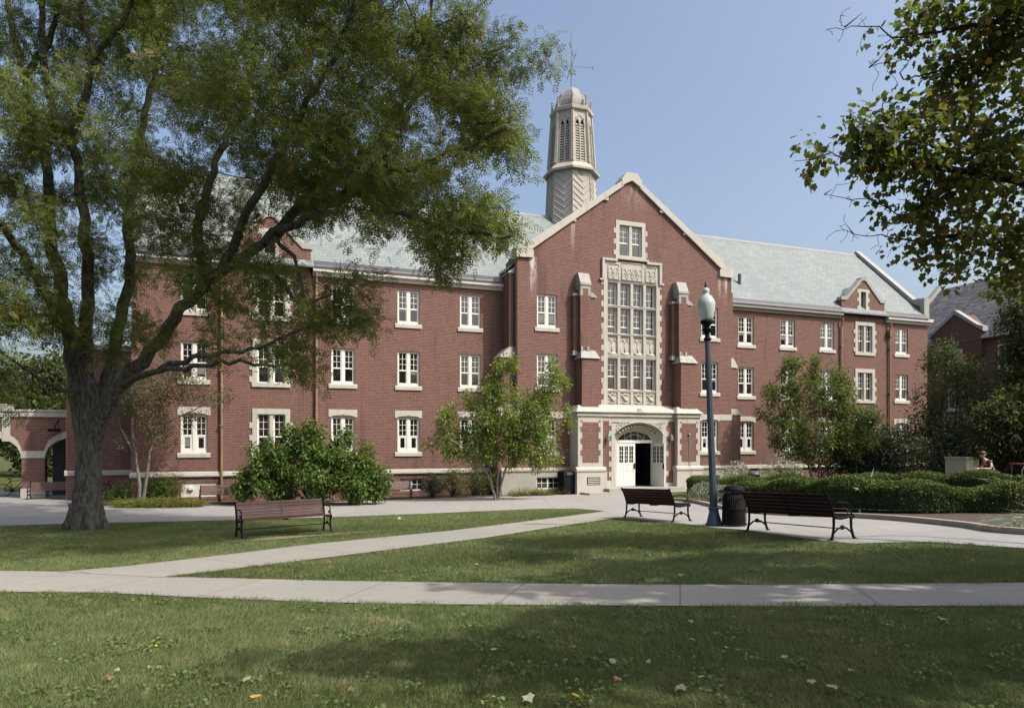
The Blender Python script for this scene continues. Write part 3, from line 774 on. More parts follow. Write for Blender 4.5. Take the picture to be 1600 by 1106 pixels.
# setback piers on the flanks of the block
for sgn, xe in ((-1, BX0), (1, BX1)):
    p = MB()
    def xr(a, b): return (xe - b, xe - a) if sgn < 0 else (xe + a, xe + b)
    a, b = xr(.004, .34); p.box(a, b, -1.2, .1, 7.6, 11.75)
    a, b = xr(.004, .80 if sgn < 0 else .6); p.box(a, b, -1.2, .1, 4.6, 7.3)
    a, b = xr(.004, .98 if sgn < 0 else .9); p.box(a, b, -1.2, .1, -.3, 4.5)
    pr = p.build('corner_pier', M['brick'], hall)
    c = MB()
    x_in, x_o = (xe - .002, xe - .80) if sgn < 0 else (xe + .002, xe + .62)
    c.prism([(x_in, 7.3), (x_o + sgn * .04, 7.3), (x_o + sgn * .04, 7.38), (xe + sgn * .36, 7.86), (x_in, 7.86)], -1.26, .1, 'y')
    c.prism([(x_in, 4.5), (xe + sgn * 1.0, 4.5), (xe + sgn * 1.0, 4.56), (xe + sgn * .6, 4.85), (x_in, 4.85)], -1.25, .1, 'y')
    c.prism([(x_in, 11.75), (xe + sgn * .4, 11.75), (xe + sgn * .4, 11.8), (xe + sgn * .02, 12.1), (x_in, 12.1)], -1.24, .1, 'y')
    build_split(c, 'weathering', M['stone_pale'], pr)

# ---- plinths, bands, cornices
for x0, x1 in ((-12.05, 5.1), (20.5, 37.34)):
    pl = MB(); pl.prism([(-.07, 1.22), (-.10, 1.26), (-.10, 1.34), (-.05, 1.36), (-.05, 1.42), (-.015, 1.48), (.05, 1.48), (.05, 1.22)], x0, x1, 'x')
    pl.build('water_table', M['stone'], hall)
for x0, x1 in ((BX0 - .9, 9.1), (16.75, BX1 + .9)):
    gp = MB()
    hs = [(max(a, x0), b, c, d) for a, b, c, d in hb[-2:] if a > x0 and b < x1]
    wall_front(gp, x0, x1, -.3, 1.3, BY - .10, hs, .25)
    gp.prism([(BY - .10, 1.3), (BY - .16, 1.34), (BY - .16, 1.42), (BY, 1.52), (BY + .05, 1.52), (BY + .05, 1.3)], x0 - .02, x1 + .02, 'x')
    for x in (x0, x1): gp.quad((x, BY - .1, -.3), (x, .02, -.3), (x, .02, 1.3), (x, BY - .1, 1.3))
    gp.quad((x0, BY - .1, 1.3), (x1, BY - .1, 1.3), (x1, .02, 1.31), (x0, .02, 1.31))
    gp.build('stone_plinth', M['granite'], hall)
bd = MB()
bd.box(8.36 + .13, 9.3, BY - .02, BY + .05, 4.16, 4.50); bd.box(BX0 - .9, 7.21 - .13, BY - .02, BY + .05, 4.16, 4.50)
bd.box(16.4, 17.5 - .13, BY - .02, BY + .05, 4.16, 4.50); bd.box(18.64 + .13, BX1 + .05, BY - .02, BY + .05, 4.16, 4.50)
bd.box(BX1 + .05, 21.29 - .13, -.024, .05, 4.16, 4.5)
build_split(bd, 'string_course', M['stone_pale'], hall)
for (x0, x1, m) in ((-12.15, -8.02, 'white_old'), (-4.08, 5.9, 'white_old'), (19.8, 29.42, 'gutter'), (33.34, 37.5, 'white_old')):
    c = MB()
    c.prism([(0, 11.02), (-.1, 11.02), (-.14, 11.1), (-.14, 11.14), (-.22, 11.17), (-.29, 11.21), (-.30, 11.22), (-.32, 11.43), (-.2, 11.43), (0, 11.36)], x0, x1, 'x')
    c.build('cornice_gutter', M[m], hall)

# ---- roofs
RZ, RY, EZ = 17.45, 5.8, 11.47
sr = (RZ - EZ) / (RY + .34)
def roof_z(y): return EZ + (min(y, 2 * RY - y) + .34) * sr
rf = MB()
for (x0, x1) in ((-11.7, BX0 + .2), (BX1 - .2, 37.0)):
    rf.prism([(-.34, EZ), (RY, RZ), (2 * RY + .34, EZ), (2 * RY + .34, EZ - .1), (RY, RZ - .12), (-.34, EZ - .1)], x0, x1, 'x')
rf.prism([(-.2, EZ + .13), (RY, RZ + .001), (RY, RZ - .12), (-.2, EZ + .02)], BX0 + .2, BX1 - .2, 'x')
rf.prism([(RY, RZ + .001), (2 * RY + .34, EZ), (2 * RY + .34, EZ - .1), (RY, RZ - .12)], BX0 + .2, BX1 - .2, 'x')
roof = rf.build('main_roof', M['slate'], hall)
rc = MB(); rc.prism([(RY - .16, RZ - .13), (RY, RZ + .07), (RY + .16, RZ - .13), (RY, RZ - .02)], -11.7, 37.0, 'x'); rc.build('ridge_cap', M['lead'], roof)
for (x0, x1) in ((-12.0, -8.05), (-4.05, 5.75), (20.0, 29.4), (33.36, 37.0)):
    fl = MB(); fl.prism([(-.345, EZ - .02), (-.31, EZ + .05), (-.05, EZ + .31), (-.05, EZ + .30 - .03), (-.30, EZ + .02), (-.30, EZ - .1), (-.345, EZ - .1)], x0, x1, 'x')
    fl.build('eaves_flashing', M['flash'], roof)
br = MB()
BRZ = 17.2
for s in (1, -1):
    e = BC - s * (BC - 6.3)
    pts = [(e, 12.55), (BC, BRZ), (BC, BRZ - .14), (e, 12.4)]
    br.prism(pts, BY + .3, RY, 'y')
br.build('gable_roof', M['slate_y'], hall)
ev = MB(); ev.tube([(6.0, -1.0, 12.3), (5.95, -.1, 12.0), (5.6, .35, 12.02)], .05, 6); ev.prism([(5.75, 11.95), (6.09, 12.3), (6.09, 12.38), (5.72, 12.03)], -1.0, 3, 'y')
ev.build('valley_flashing', M['verd'], hall)
# end parapets with copings
for x0, x1 in ((-12.1, -11.68), (36.95, 37.36)):
    e = MB()
    e.prism([(-.05, 11.3), (.3, 12.45), (RY, RZ + .12), (2 * RY - .3, 12.45), (2 * RY + .05, 11.3)], x0 + .03, x1 - .03, 'x')
    pw = e.build('parapet', M['brick'], hall)
    c = MB(); c.prism([(.28, 12.4), (.9, 12.75), (RY, RZ + .08), (RY, RZ + .32), (.82, 13.0), (.28, 12.98)], x0 - .04, x1 + .04, 'x')
    c.prism([(2 * RY - .28, 12.4), (2 * RY - .9, 12.75), (RY, RZ + .08), (RY, RZ + .32), (2 * RY - .82, 13.0), (2 * RY - .28, 12.98)], x0 - .04, x1 + .04, 'x')
    c.box(x0 - .03, x1 + .03, -.06, .28, 11.5, 12.95)
    c.build('coping', M['stone_grey'], pw)
vp = MB(); yv = 1.3; vp.tube([(22.4, yv, roof_z(yv) - .1), (22.4, yv, roof_z(yv) + .62)], .11, 10); vp.build('vent_pipe', M['flash'], roof)

# gable coping with kneelers and apex stone
gc = MB()
for s in (1, -1):
    def X(x): return BC + s * (x - BC)
    d = .0
    pts = [(X(6.62), 13.02), (X(6.86), 13.02 - .04), (X(BC - .5), gz_line(BC - .5) - .18), (X(BC - .5), gz_line(BC - .5) + .16), (X(6.86), gz_line(6.86) + .12), (X(6.62), 13.22)]
    gc.prism(pts, BY - .14, BY + .62, 'y')
    for k, xx in enumerate((9.25, 11.2)):
        if s < 0 and k == 1: xx = 10.8
        z = gz_line(xx); gc.prism([(X(xx - .12), z - .30), (X(xx + .2), z - .30), (X(xx + .2), z + .12), (X(xx - .12), z - .1)], BY - .1, BY + .3, 'y')
    gc.prism([(X(6.02), 12.52), (X(6.98), 12.56), (X(6.98), 12.9), (X(6.86), 13.12), (X(6.5), 13.12), (X(6.02), 13.04)], BY - .13, BY + .62, 'y')
gc.prism([(BC - .62, 17.02), (BC - .62, 17.4), (BC - .34, 17.78), (BC + .34, 17.78), (BC + .62, 17.4), (BC + .62, 17.02), (BC, 17.36)], BY - .16, BY + .64, 'y')
gc.build('gable_coping', M['stone_pale'], hall)

# ---- windows of wings and block
for xsn in (LW, RW):
    for x in xsn:
        pair_window(x, x + LWW, Z3, Z3T, 0); pair_window(x, x + LWW, Z2, Z2T, 0); pair_window(x, x + LWW, Z1, Z1T, 0, True, lintel=True)
for a, b in WB:
    pair_window(a, b, Z3, Z3T, BY); pair_window(a, b, Z2, Z2T, BY); pair_window(a, b, Z1, Z1T, BY, True, lintel=True)
for sw in (SWIN_L, SWIN_R):
    for i, (a, b) in enumerate(SWZ): stone_window(sw[0], sw[1], a, b, -.02, arch=(i == 2))
stone_window(GW[0] - .08, GW[1] + .06, GW[2] - .02, GW[3] + .1, BY, hood=.24, name='gable_window')
# basement openings
def base_win(x0, x1, z0, z1, y, mat='white', n=2):
    fr, gl = MB(), MB(); ym = y + .12
    fr.box(x0, x1, ym, ym + .05, z0, z0 + .06); fr.box(x0, x1, ym, ym + .05, z1 - .06, z1)
    for i in range(n + 1):
        x = x0 + (x1 - x0 - .07) * i / n; fr.box(x, x + .07, ym, ym + .05, z0 + .06, z1 - .06)
    for i in range(n):
        xm = x0 + (x1 - x0) * (i + .5) / n; fr.box(xm - .012, xm + .012, ym + .01, ym + .04, z0 + .06, z1 - .06)
    fr.box(x0 + .07, x1 - .07, ym + .012, ym + .038, (z0 + z1) / 2 - .012, (z0 + z1) / 2 + .012)
    gl.quad((x0, ym + .03, z0), (x1, ym + .03, z0), (x1, ym + .03, z1), (x0, ym + .03, z1))
    w = fr.build('basement_window', M[mat], hall); gl.build('glass', M['glass'], w)
base_win(*bhole[0], 0); base_win(*bhole[2], 0)
base_win(7.15, 8.5, .38, 1.02, BY - .1); base_win(17.75, 18.7, .35, .95, BY - .1)
bp = MB(); bp.box(-9.95, -8.4, .06, .12, .3, .98); hp = bp.build('hatch_panel', M['white_old'], hall)
bb = MB(); bb.box(-9.62, -9.42, -.06, .059, .64, .78); bb.build('outlet_box', M['white'], hp)

# ---- downspouts
for i, (x, m) in enumerate(((-8.21, 'copper'), (-3.92, 'copper'), (29.42, 'copper'), (33.66, 'copper'))):
    d = MB(); zt = 11.0 if x < 0 else 10.7
    d.tube([(x, -.11, .15), (x, -.11, zt - .2), (x, -.2, zt + .1), (x, -.22, zt + .35)], .062, 8)
    for z in (3.6, 6.2, 9.2): d.box(x - .09, x + .09, -.19, 0.0, z, z + .07)
    if x > 33: d.frustum((x - .12, x + .12, -.24, -.002), (x - .2, x + .2, -.3, -.002), 10.05, 10.45)
    d.build('downspout', M[m], hall)
d = MB(); d.tube([(6.06, -1.42, .1), (6.06, -1.42, 12.3)], .06, 8); d.build('downspout', M['copper_dark'], hall)

# ---- wall dormers with small gables
def wall_dormer(xc):
    x0, x1 = xc - 1.88, xc + 1.88; y = -.02
    b = MB(); sh = [(xc - .225 - .17, 11.55), (xc + .225 + .17, 11.55), (xc + .225 + .17, 13.15), (xc - .225 - .17, 13.15)]
    L, Rr, zb, zt = sh[0][0], sh[1][0], 11.6, 13.12
    ap = 13.68
    def sl_(x): return min(12.35 + (1.55 - abs(x - xc)) * (ap - 12.35) / 1.5, ap) if abs(x - xc) < 1.55 else 12.35
    b.add([(x0, y, 11.0), (L, y, 11.0), (L, y, sl_(L)), (xc - 1.55, y, 12.35), (x0, y, 12.35)], [(0, 1, 2, 3, 4)])
    b.add([(Rr, y, 11.0), (x1, y, 11.0), (x1, y, 12.35), (xc + 1.55, y, 12.35), (Rr, y, sl_(Rr))], [(0, 1, 2, 3, 4)])
    b.quad((L, y, 11.0), (Rr, y, 11.0), (Rr, y, zb), (L, y, zb)); b.add([(L, y, zt), (Rr, y, zt), (Rr, y, sl_(Rr)), (xc + .05, y, ap), (xc - .05, y, ap), (L, y, sl_(L))], [(0, 1, 2, 3, 4, 5)])
    for x in (x0, x1): b.quad((x, y, 11.0), (x, 1.6, 11.0), (x, 1.6, 12.35), (x, y, 12.35))
    b.add([(x0, y + .3, 11.4), (x1, y + .3, 11.4), (x1, y + .3, 12.35), (xc, y + .3, ap), (x0, y + .3, 12.35)], [(4, 3, 2, 1, 0)])
    dm = b.build('wall_dormer', M['brick_gable'], hall)
    c = MB()
    for s in (1, -1):
        def X(x): return xc + s * (x - xc)
        c.prism([(X(xc - 1.96), 12.3), (X(xc - 1.5), 12.3), (X(xc - .2), ap - .06), (X(xc - .2), ap + .2), (X(xc - 1.45), 12.56), (X(xc - 1.96), 12.5)], y - .06, y + .36, 'y')
    c.prism([(xc - .26, ap - .06), (xc - .24, ap + .2), (xc, ap + .27), (xc + .24, ap + .2), (xc + .26, ap - .06), (xc, ap + .02)], y - .07, y + .37, 'y')
    c.build('dormer_coping', M['stone_grey'], dm)
    r = MB()
    for s in (1, -1):
        r.prism([(xc + s * 1.7, 12.2), (xc, 13.5), (xc, 13.38), (xc + s * 1.7, 12.08)], y + .3, 2.4, 'y')
        r.prism([(xc + s * 1.86, 11.3), (xc + s * 1.86, 12.3), (xc + s * 1.72, 12.3), (xc + s * 1.72, 11.3)], y + .3, 1.4, 'y')
    r.build('dormer_roof', M['verd'], dm)
    st, gl = MB(), MB(); a, e = xc - .225, xc + .225
    st.box(a - .17, a, y - .02, y + .3, 11.6, 13.12); st.box(e, e + .17, y - .02, y + .3, 11.6, 13.12); st.box(a, e, y - .022, y + .3, 12.95, 13.12); st.box(a - .04, e + .04, y - .04, y + .3, 11.58, 11.72)
    for k, z in enumerate((11.75, 12.3, 12.85)):
        st.box(a - .30, a - .17, y - .014, y + .1, z, z + .25); st.box(e + .17, e + .30, y - .014, y + .1, z, z + .25)
    gl.quad((a, y + .26, 11.7), (e, y + .26, 11.7), (e, y + .26, 12.95), (a, y + .26, 12.95))
    q = st.build('slit_window', M['stone_pale'], dm); gl.build('glass', M['glass'], dm)
wall_dormer(31.4); wall_dormer(-6.06)

# ---- buttresses beside the entrance
def buttress(xc):
    x0, x1 = xc - .52, xc + .48
    b = MB()
    b.box(x0, x1, -2.35, BY + .02, 4.7, 7.3)
    b.box(x0 - .22, x1 - .02, -1.78, BY + .02, 7.5, 10.72)
    b.box(x0 + .04, x0 + .62, -2.1, BY + .02, 7.6, 11.0)
    o = b.build('buttress', M['brick_gable'], hall)
    c = MB()
    c.frustum((x0 - .08, x1 + .08, -2.43, BY + .01), (x0 + .08, x1 - .1, -2.08, BY + .01), 7.3, 7.76)
    for x in (x0 + .06, x0 + .42): c.box(x, x + .12, -2.14, BY + .01, 7.7, 7.95)
    c.box(x0 - .26, x0 - .02, -1.84, BY + .01, 7.5, 7.74)
    c.box(x0 - .26, x0 + .02, -1.86, BY + .01, 10.68, 10.82); c.prism([(x1 - .22, 10.66), (x1 + .14, 10.66), (x1 + .14, 10.72), (x1 - .2, 10.98)], -1.84, BY + .01, 'y')
    for x in (x0 + .03, x0 + .49): c.box(x, x + .14, -2.115, -1.9, 10.66, 11.02)
    c.box(x0 + .03, x0 + .63, -2.12, BY + .01, 11.02, 11.22)
    c.box(x0 - .0, x0 + .66, -2.16, BY + .01, 11.22, 11.34)
    c.prism([(-2.14, 11.34), (-1.86, 11.92), (BY + .01, 11.92), (BY + .01, 11.34)], x0 + .01, x0 + .65, 'x')
    build_split(c, 'buttress_cap', M['stone_grey'], o)
buttress(9.94); buttress(16.06)

# ---- the tall stone window bay
def arc_rib(mb, cx, z0, w, h, y, r=.022, n=7):
    for s in (1, -1):
        pts = []
        for i in range(n + 1):
            t = i / n; pts.append((cx + s * w / 2 * math.cos(t * math.pi / 2) ** .75, y, z0 + h * math.sin(t * math.pi / 2)))
        mb.tube(pts, r, 5)
by = MB(); fr, gl = MB(), MB(); cv = MB(); bparts = []
bx0, bx1 = 11.38, 14.46
by.box(BAY[0] - .06, bx0, BY - .03, BY + .35, 4.85, 11.78); by.box(bx1, BAY[1] + .06, BY - .03, BY + .35, 4.85, 11.78)
for k in range(23):
    z = 4.9 + k * .3
    if k % 2 == 0 or k % 5 == 3:
        e = .14 if k % 2 == 0 else .07
        by.box(BAY[0] - .06 - e, BAY[0] - .06, BY - .02, BY + .1, z, z + .29); by.box(BAY[1] + .06, BAY[1] + .06 + e, BY - .02, BY + .1, z, z + .29)
by.box(bx0 - .2, bx1 + .2, BY - .02, BY + .35, 11.78, 12.82)
# stepped hood mould
hm = [((11.02, 11.17), (11.8, 12.82)), ((14.63, 14.78), (11.8, 12.82))]
for (a, b_), (c_, d_) in hm: by.box(a, b_, BY - .12, BY + .02, c_, d_)
by.box(10.88, 11.17, BY - .12, BY + .02, 11.72, 11.82); by.box(14.63, 14.92, BY - .12, BY + .02, 11.72, 11.82)
by.box(11.02, 11.95, BY - .13, BY + .02, 12.82, 12.95); by.box(13.82, 14.78, BY - .13, BY + .02, 12.82, 12.95)
by.box(11.83, 13.93, BY - .125, BY + .02, 12.95, 13.06)
wlt = (bx1 - bx0 - 3 * .17) / 4
rowsz = ((10.42, 11.66), (8.86, 10.28), (5.76, 7.5))
tr = ((11.66, 11.78), (10.28, 10.42), (8.74, 8.86), (7.5, 7.7), (5.62, 5.76), (4.85, 4.95))
for a, b_ in tr: by.prism([(BY - .02, b_ - .03), (BY + .02, a), (BY + .35, a), (BY + .35, b_), (BY + .05, b_)], bx0, bx1, 'x')
for i in range(1, 4):
    x = bx0 + i * (wlt + .17) - .17; by.box(x, x + .17, BY + .012, BY + .35, 4.95, 11.66)
for i in range(4):
    a = bx0 + i * (wlt + .17); c_ = a + wlt
    for (z0, z1), spl in zip(rowsz, (0, .28, .43)):
        fr.box(a, a + .05, BY + .2, BY + .3, z0, z1); fr.box(c_ - .05, c_, BY + .2, BY + .3, z0, z1)
        sash(fr, gl, a + .05, c_ - .05, z0, z1, BY + .22, spl, .045); bparts.append((fr, gl)); fr, gl = MB(), MB()
    by.box(a, c_, BY + .10, BY + .3, 7.7, 8.74); by.box(a, c_, BY + .08, BY + .3, 4.95, 5.62)
    for q in range(2):
        cx = a + wlt * (.27 + .46 * q); arc_rib(cv, cx, 8.28, wlt * .42, .24, BY + .09); cv.tube([(cx - wlt * .2, BY + .09, 7.85), (cx - wlt * .2, BY + .09, 8.3)], .022, 5); cv.tube([(cx + wlt * .2, BY + .09, 7.85), (cx + wlt * .2, BY + .09, 8.3)], .022, 5)
        arc_rib(cv, cx, 8.48, wlt * .2, .18, BY + .09, .016)
    arc_rib(cv, a + wlt / 2, 8.42, wlt * .5, .26, BY + .09, .018)
    cv.prism([(BY + .02, 7.7), (BY + .1, 7.86), (BY + .1, 7.7)], a, c_, 'x')
    cx = (a + c_) / 2
    cv.tube([(cx + .2, BY + .07, 5.5), (cx - .02, BY + .05, 5.54), (cx - .18, BY + .06, 5.42), (cx - .05, BY + .04, 5.28), (cx + .12, BY + .05, 5.16), (cx + .17, BY + .06, 5.06), (cx, BY + .05, 5.01), (cx - .2, BY + .07, 5.04)], [.03, .05, .06, .06, .07, .06, .05, .03], 6)
    for dx, dz in ((-.2, .22), (.2, -.02), (-.2, -.02), (.21, .24)): cv.ball((cx + dx, BY + .08, 5.26 + dz), (.07, .03, .08))
    cv.tube([(a + .03, BY + .08, 5.0), (a + .03, BY + .08, 5.58), (c_ - .03, BY + .08, 5.58), (c_ - .03, BY + .08, 5.0), (a + .03, BY + .08, 5.0)], .02, 4)
# upper traceried panels
for (a, c_, n) in ((11.40, 12.08, 2), (12.24, 13.56, 4), (13.74, 14.42, 2)):
    wd = (c_ - a) / n
    cv.tube([(a, BY - .03, 11.84), (a, BY - .03, 12.66 if n == 2 else 12.78), (c_, BY - .03, 12.66 if n == 2 else 12.78), (c_, BY - .03, 11.84), (a, BY - .03, 11.84)], .032, 4)
    for i in range(n):
        cx = a + wd * (i + .5); arc_rib(cv, cx, 12.12, wd * .86, .34, BY - .025, .028); arc_rib(cv, cx, 12.0, wd * .45, .24, BY - .022, .02)
        cv.tube([(cx - wd * .43, BY - .02, 11.86), (cx - wd * .43, BY - .02, 12.12)], .022, 4); cv.tube([(cx + wd * .43, BY - .02, 11.86), (cx + wd * .43, BY - .02, 12.12)], .022, 4)
bo = by.build('stone_window_bay', M['stone'], hall)
build_split(cv, 'tracery', M['stone_pale'], bo, True); 
for fr, gl in bparts: fr.build('sash', M['white'], bo); gl.build('glass', M['glass'], bo)

# ---- the entrance porch
po = MB(); pb = MB()
PF, PM = -2.5, -2.2
DX0, DX1, AZ = 11.46, 14.44, 3.24
def arch_pts(x0, x1, zs, rise, n=18):
    cx = (x0 + x1) / 2; hw = (x1 - x0) / 2; out = []
    for i in range(n + 1):
        u = -1 + 2 * i / n; out.append((cx + hw * u, zs + rise * (1 - abs(u) ** 1.9) ** .62 if abs(u) < 1 else zs))
    return out
for (x0, x1) in ((9.12, 10.58), (15.22, 16.68)):
    po.box(x0 - .10, x1 + .2 if x0 < 12 else x1 + .12, PF - .1, BY + .02, -.3, 1.30)
    po.prism([(PF - .1, 1.3), (PF - .15, 1.34), (PF - .15, 1.44), (PF - .02, 1.56), (BY, 1.56), (BY, 1.3)], x0 - .14, x1 + .14, 'x')
    po.box(x0, x1, PF, BY + .01, 1.56, 4.25)
    po.box(x0 - .07, x1 + .07, PF - .07, BY + .01, 4.25, 4.36); po.box(x0 - .03, x1 + .03, PF - .03, BY + .012, 4.36, 4.46)
    po.frustum((x0 - .16, x1 + .16, PF - .16, BY + .01), (x0 + .16, x1 - .16, PF + .28, BY + .01), 4.46, 4.84)
    pb.box(x0 + .25, x1 - .25, PF - .006, PF + .05, 1.78, 3.92)
    for k in range(7):
        if k % 2: continue
        z = 1.86 + k * .31
        pb.box(x0 + .14, x0 + .25, PF - .005, PF + .05, z - .02 + .31, z + .27 + .31 if k < 6 else 3.92); pb.box(x1 - .25, x1 - .14, PF - .005, PF + .05, z - .02 + .31, z + .27 + .31 if k < 6 else 3.92)
# middle wall: left and right brick panels, stone around the arch
pb.box(10.58, 11.28, PM, BY, .6, 4.0); pb.box(14.6, 15.22, PM, BY, .6, 4.0)
po.box(10.58, 11.3, PM - .02, BY, .0, .8); po.box(14.58, 15.22, PM - .02, BY, .0, .62)
ap_ = arch_pts(DX0, DX1, AZ, .68)
po.add([(x, PM - .03, z) for x, z in [(11.24, .0), (DX0, .0)] + ap_[:10] + [(12.95, 4.0), (11.24, 4.0)]], [tuple(range(14))])
po.add([(x, PM - .03, z) for x, z in [(DX1, .0), (14.66, .0), (14.66, 4.0), (12.95, 4.0)] + ap_[9:][:]], [tuple([0, 1, 2, 3] + list(range(4, 4 + 10)))])
po.quad((11.24, PM - .03, 0), (11.24, PM - .03, 4.0), (11.24, BY, 4.0), (11.24, BY, 0)); po.quad((14.66, PM - .03, 4.0), (14.66, PM - .03, 0), (14.66, BY, 0), (14.66, BY, 4.0))
for k in range(6):
    z = 1.0 + k * .55
    po.box(11.1, 11.24, PM - .018, PM + .1, z, z + .28)
    if k != 1: po.box(14.66, 14.8, PM - .018, PM + .1, z, z + .28)
# arch soffit and inner frame
inn = arch_pts(11.84, 14.1, 2.98, .5)
PY = -1.72
prof_o = [(DX0, .42)] + ap_ + [(DX1, .42)]; prof_i = [(11.84, .42)] + inn + [(14.1, .42)]
o_ = [(x, PM - .03, z) for x, z in prof_o]; m_ = [(x, PM + .22, z) for x, z in [(DX0 + .1, .42)] + arch_pts(DX0 + .1, DX1 - .1, AZ - .06, .62) + [(DX1 - .1, .42)]]; i_ = [(x, PY, z) for x, z in prof_i]
n = len(o_)
i0_ = [(x, PM + .24, z) for x, z in [(11.62, .42)] + arch_pts(11.62, 14.3, 3.08, .58) + [(14.3, .42)]]
for A, B in ((o_, m_), (m_, i0_), (i0_, i_)):
    po.add(A + B, [(k, k + n, k + n + 1, k + 1) for k in range(n - 1)])
# entablature, weathering and ogee
po.box(10.56, 15.24, PM - .01, BY + .01, 4.0, 4.25); po.box(10.5, 15.3, PM - .09, BY + .01, 4.25, 4.33); po.box(10.5, 15.3, PM - .05, BY + .01, 4.33, 4.46)
po.prism([(PM - .14, 4.46), (PM - .14, 4.52), (BY, 4.92), (BY, 4.46)], 10.45, 15.36, 'x')
og = [(12.55, 4.46), (12.75, 4.53), (12.85, 4.62), (12.95, 4.70), (13.05, 4.62), (13.15, 4.53), (13.35, 4.46)]
po.prism(og, PM - .16, PM + .2, 'y')
porch = po.build('entrance_porch', M['stone'], hall)
build_split(pb, 'brick_panel', M['brick'], porch)
ca = MB()
for s in (1, -1):
    for k in range(46):
        u = random.random(); x = 12.95 + s * (.35 + u * 1.05); zl = AZ + .68 * (1 - ((abs(x - 12.95)) / 1.49) ** 1.9) ** .62 + .08
        if zl < 3.86: z = zl + random.random() * (3.9 - zl); ca.ball((x, PM - .035, z), (.05 + .03 * random.random(), .025, .04 + .03 * random.random()), 6, 4)
ca.tube([(11.3, PM - .04, 3.93), (14.6, PM - .04, 3.93)], .025, 4)
ca.tube([(x, PM - .045, z + .03) for x, z in ap_], .04, 5)
for i, (x, z) in enumerate(arch_pts(DX0 + .16, DX1 - .16, AZ - .06, .6, 15)):
    if 1 <= i <= 14: ca.box(x - .045, x + .045, PM + .06, PM + .235, z - .1, z + .0)
k = 0
for q in range(30):                       # worn raised lettering, too weathered to be read
    x = 11.95 + q * .07
    if q in (5, 8, 17, 22): continue
    ca.box(x, x + .02, PM - .065, PM - .04, 4.355, 4.355 + .06 + .02 * ((q * 7) % 3) / 2); ca.box(x + .02, x + .048, PM - .063, PM - .04, 4.355 + .03 * ((q * 5) % 3), 4.375 + .03 * ((q * 5) % 3))
ca.build('carving', M['stone_carved'], porch, True)
# doorway
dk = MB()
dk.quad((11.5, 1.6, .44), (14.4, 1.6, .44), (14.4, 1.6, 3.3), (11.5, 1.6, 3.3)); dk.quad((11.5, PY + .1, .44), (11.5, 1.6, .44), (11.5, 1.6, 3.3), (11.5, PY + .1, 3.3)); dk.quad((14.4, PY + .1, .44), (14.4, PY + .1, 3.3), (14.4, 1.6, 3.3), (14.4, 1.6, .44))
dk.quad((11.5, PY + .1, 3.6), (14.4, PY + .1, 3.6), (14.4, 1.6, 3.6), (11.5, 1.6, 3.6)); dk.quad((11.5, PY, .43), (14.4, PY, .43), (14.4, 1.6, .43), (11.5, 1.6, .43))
dk.build('dark_lobby', M['black'], hall)  # darkness of the unlit interior painted as black lobby surfaces
tf = MB(); tg = MB()
tf.box(11.84, 14.1, PY + .02, PY + .12, 2.82, 2.99); tf.box(11.84, 11.9, PY + .03, PY + .12, .43, 2.82); tf.box(14.04, 14.1, PY + .03, PY + .12, .43, 2.82)
ar = arch_pts(11.9, 14.04, 2.99, .46, 18)
tf.add([(x, PY + .03, z) for x, z in ar] + [(x, PY + .03, z) for x, z in arch_pts(11.84, 14.1, 2.985, .56, 18)], [(k, k + 19, k + 20, k + 1) for k in range(18)])
for u in (-.6, -.22, .22, .6):
    x = 12.97 + u; h = .46 * (1 - (abs(u) / 1.07) ** 1.9) ** .62; tf.tube([(x, PY + .05, 2.99), (x + .12 * (1 if u > 0 else -1) * 0, PY + .05, 2.99 + h)], .014, 4)
tf.tube([(12.97 + .5 * math.cos(a_), PY + .05, 2.99 + .3 * math.sin(a_)) for a_ in np.linspace(0, math.pi, 12)], .012, 4)
tg.add([(x, PY + .07, z) for x, z in ar], [tuple(range(19))])
tro = tf.build('door_frame', M['white'], hall); tg.build('transom_glass', M['glass'], tro)
def door_leaf(name, M4, parent, mat):
    w, h = 1.11, 2.36
    d, g = MB(), MB()
    def bx(a, b, c, e, y0=0.0, y1=.05): d.box(a, b, y0, y1, c, e)
    bx(0, .12, 0, h); bx(w - .12, w, 0, h); bx(.12, w - .12, h - .16, h); bx(.12, w - .12, 0, .22); bx(.12, w - .12, 1.18, 1.30); bx(.12, w - .12, .86, .94)
    for x in (.37, .66): bx(x, x + .08, 1.30, h - .16, .002, .048); bx(x, x + .08, .22, 1.18, .002, .048)
    d.box(.12, w - .12, .015, .035, .22, 1.18)
    for r in (1.5, 1.72, 1.94): bx(.12, w - .12, r - .01, r + .01, .012, .04)
    for x in (.245, .555, .865): bx(x - .01, x + .01, 1.30, h - .16, .013, .039)
    g.quad((.1, .027, 1.28), (w - .1, .027, 1.28), (w - .1, .027, h - .14), (.1, .027, h - .14))
    o = d.build(name, mat, parent); o.matrix_local = M4
    q = g.build('door_glass', M['glass'], o)
    hh = MB(); hh.tube([(w - .06, -.02, 1.0), (w - .06, -.07, 1.02), (w - .06, -.07, 1.2), (w - .06, -.02, 1.22)], .014, 6); hh.box(w - .1, w - .02, -.012, 0, .95, 1.27)
    hh.tube([(.1, .08, .98), (w - .1, .08, .98)], .03, 6)
    hh.build('handle', M['iron'], o); return o
door_leaf('entrance_door', Matrix.Translation((11.9, PY + .04, .44)), hall, M['white'])
door_leaf('entrance_door', Matrix.Translation((14.04, PY + .02, .44)) @ Matrix.Rotation(R(-83), 4, 'Z'), hall, M['white'])
for x in (10.98, 14.92):
    s = MB(); s.tube([(x, PM, 3.25), (x, PM - .16, 3.3), (x, PM - .16, 3.2)], .02, 6); s.lathe([(.03, 0), (.1, .05), (.1, .07), (.085, .3), (.02, .36)], (x, PM - .16, 2.9), 8)
    s.build('wall_lantern', M['verd'], hall)
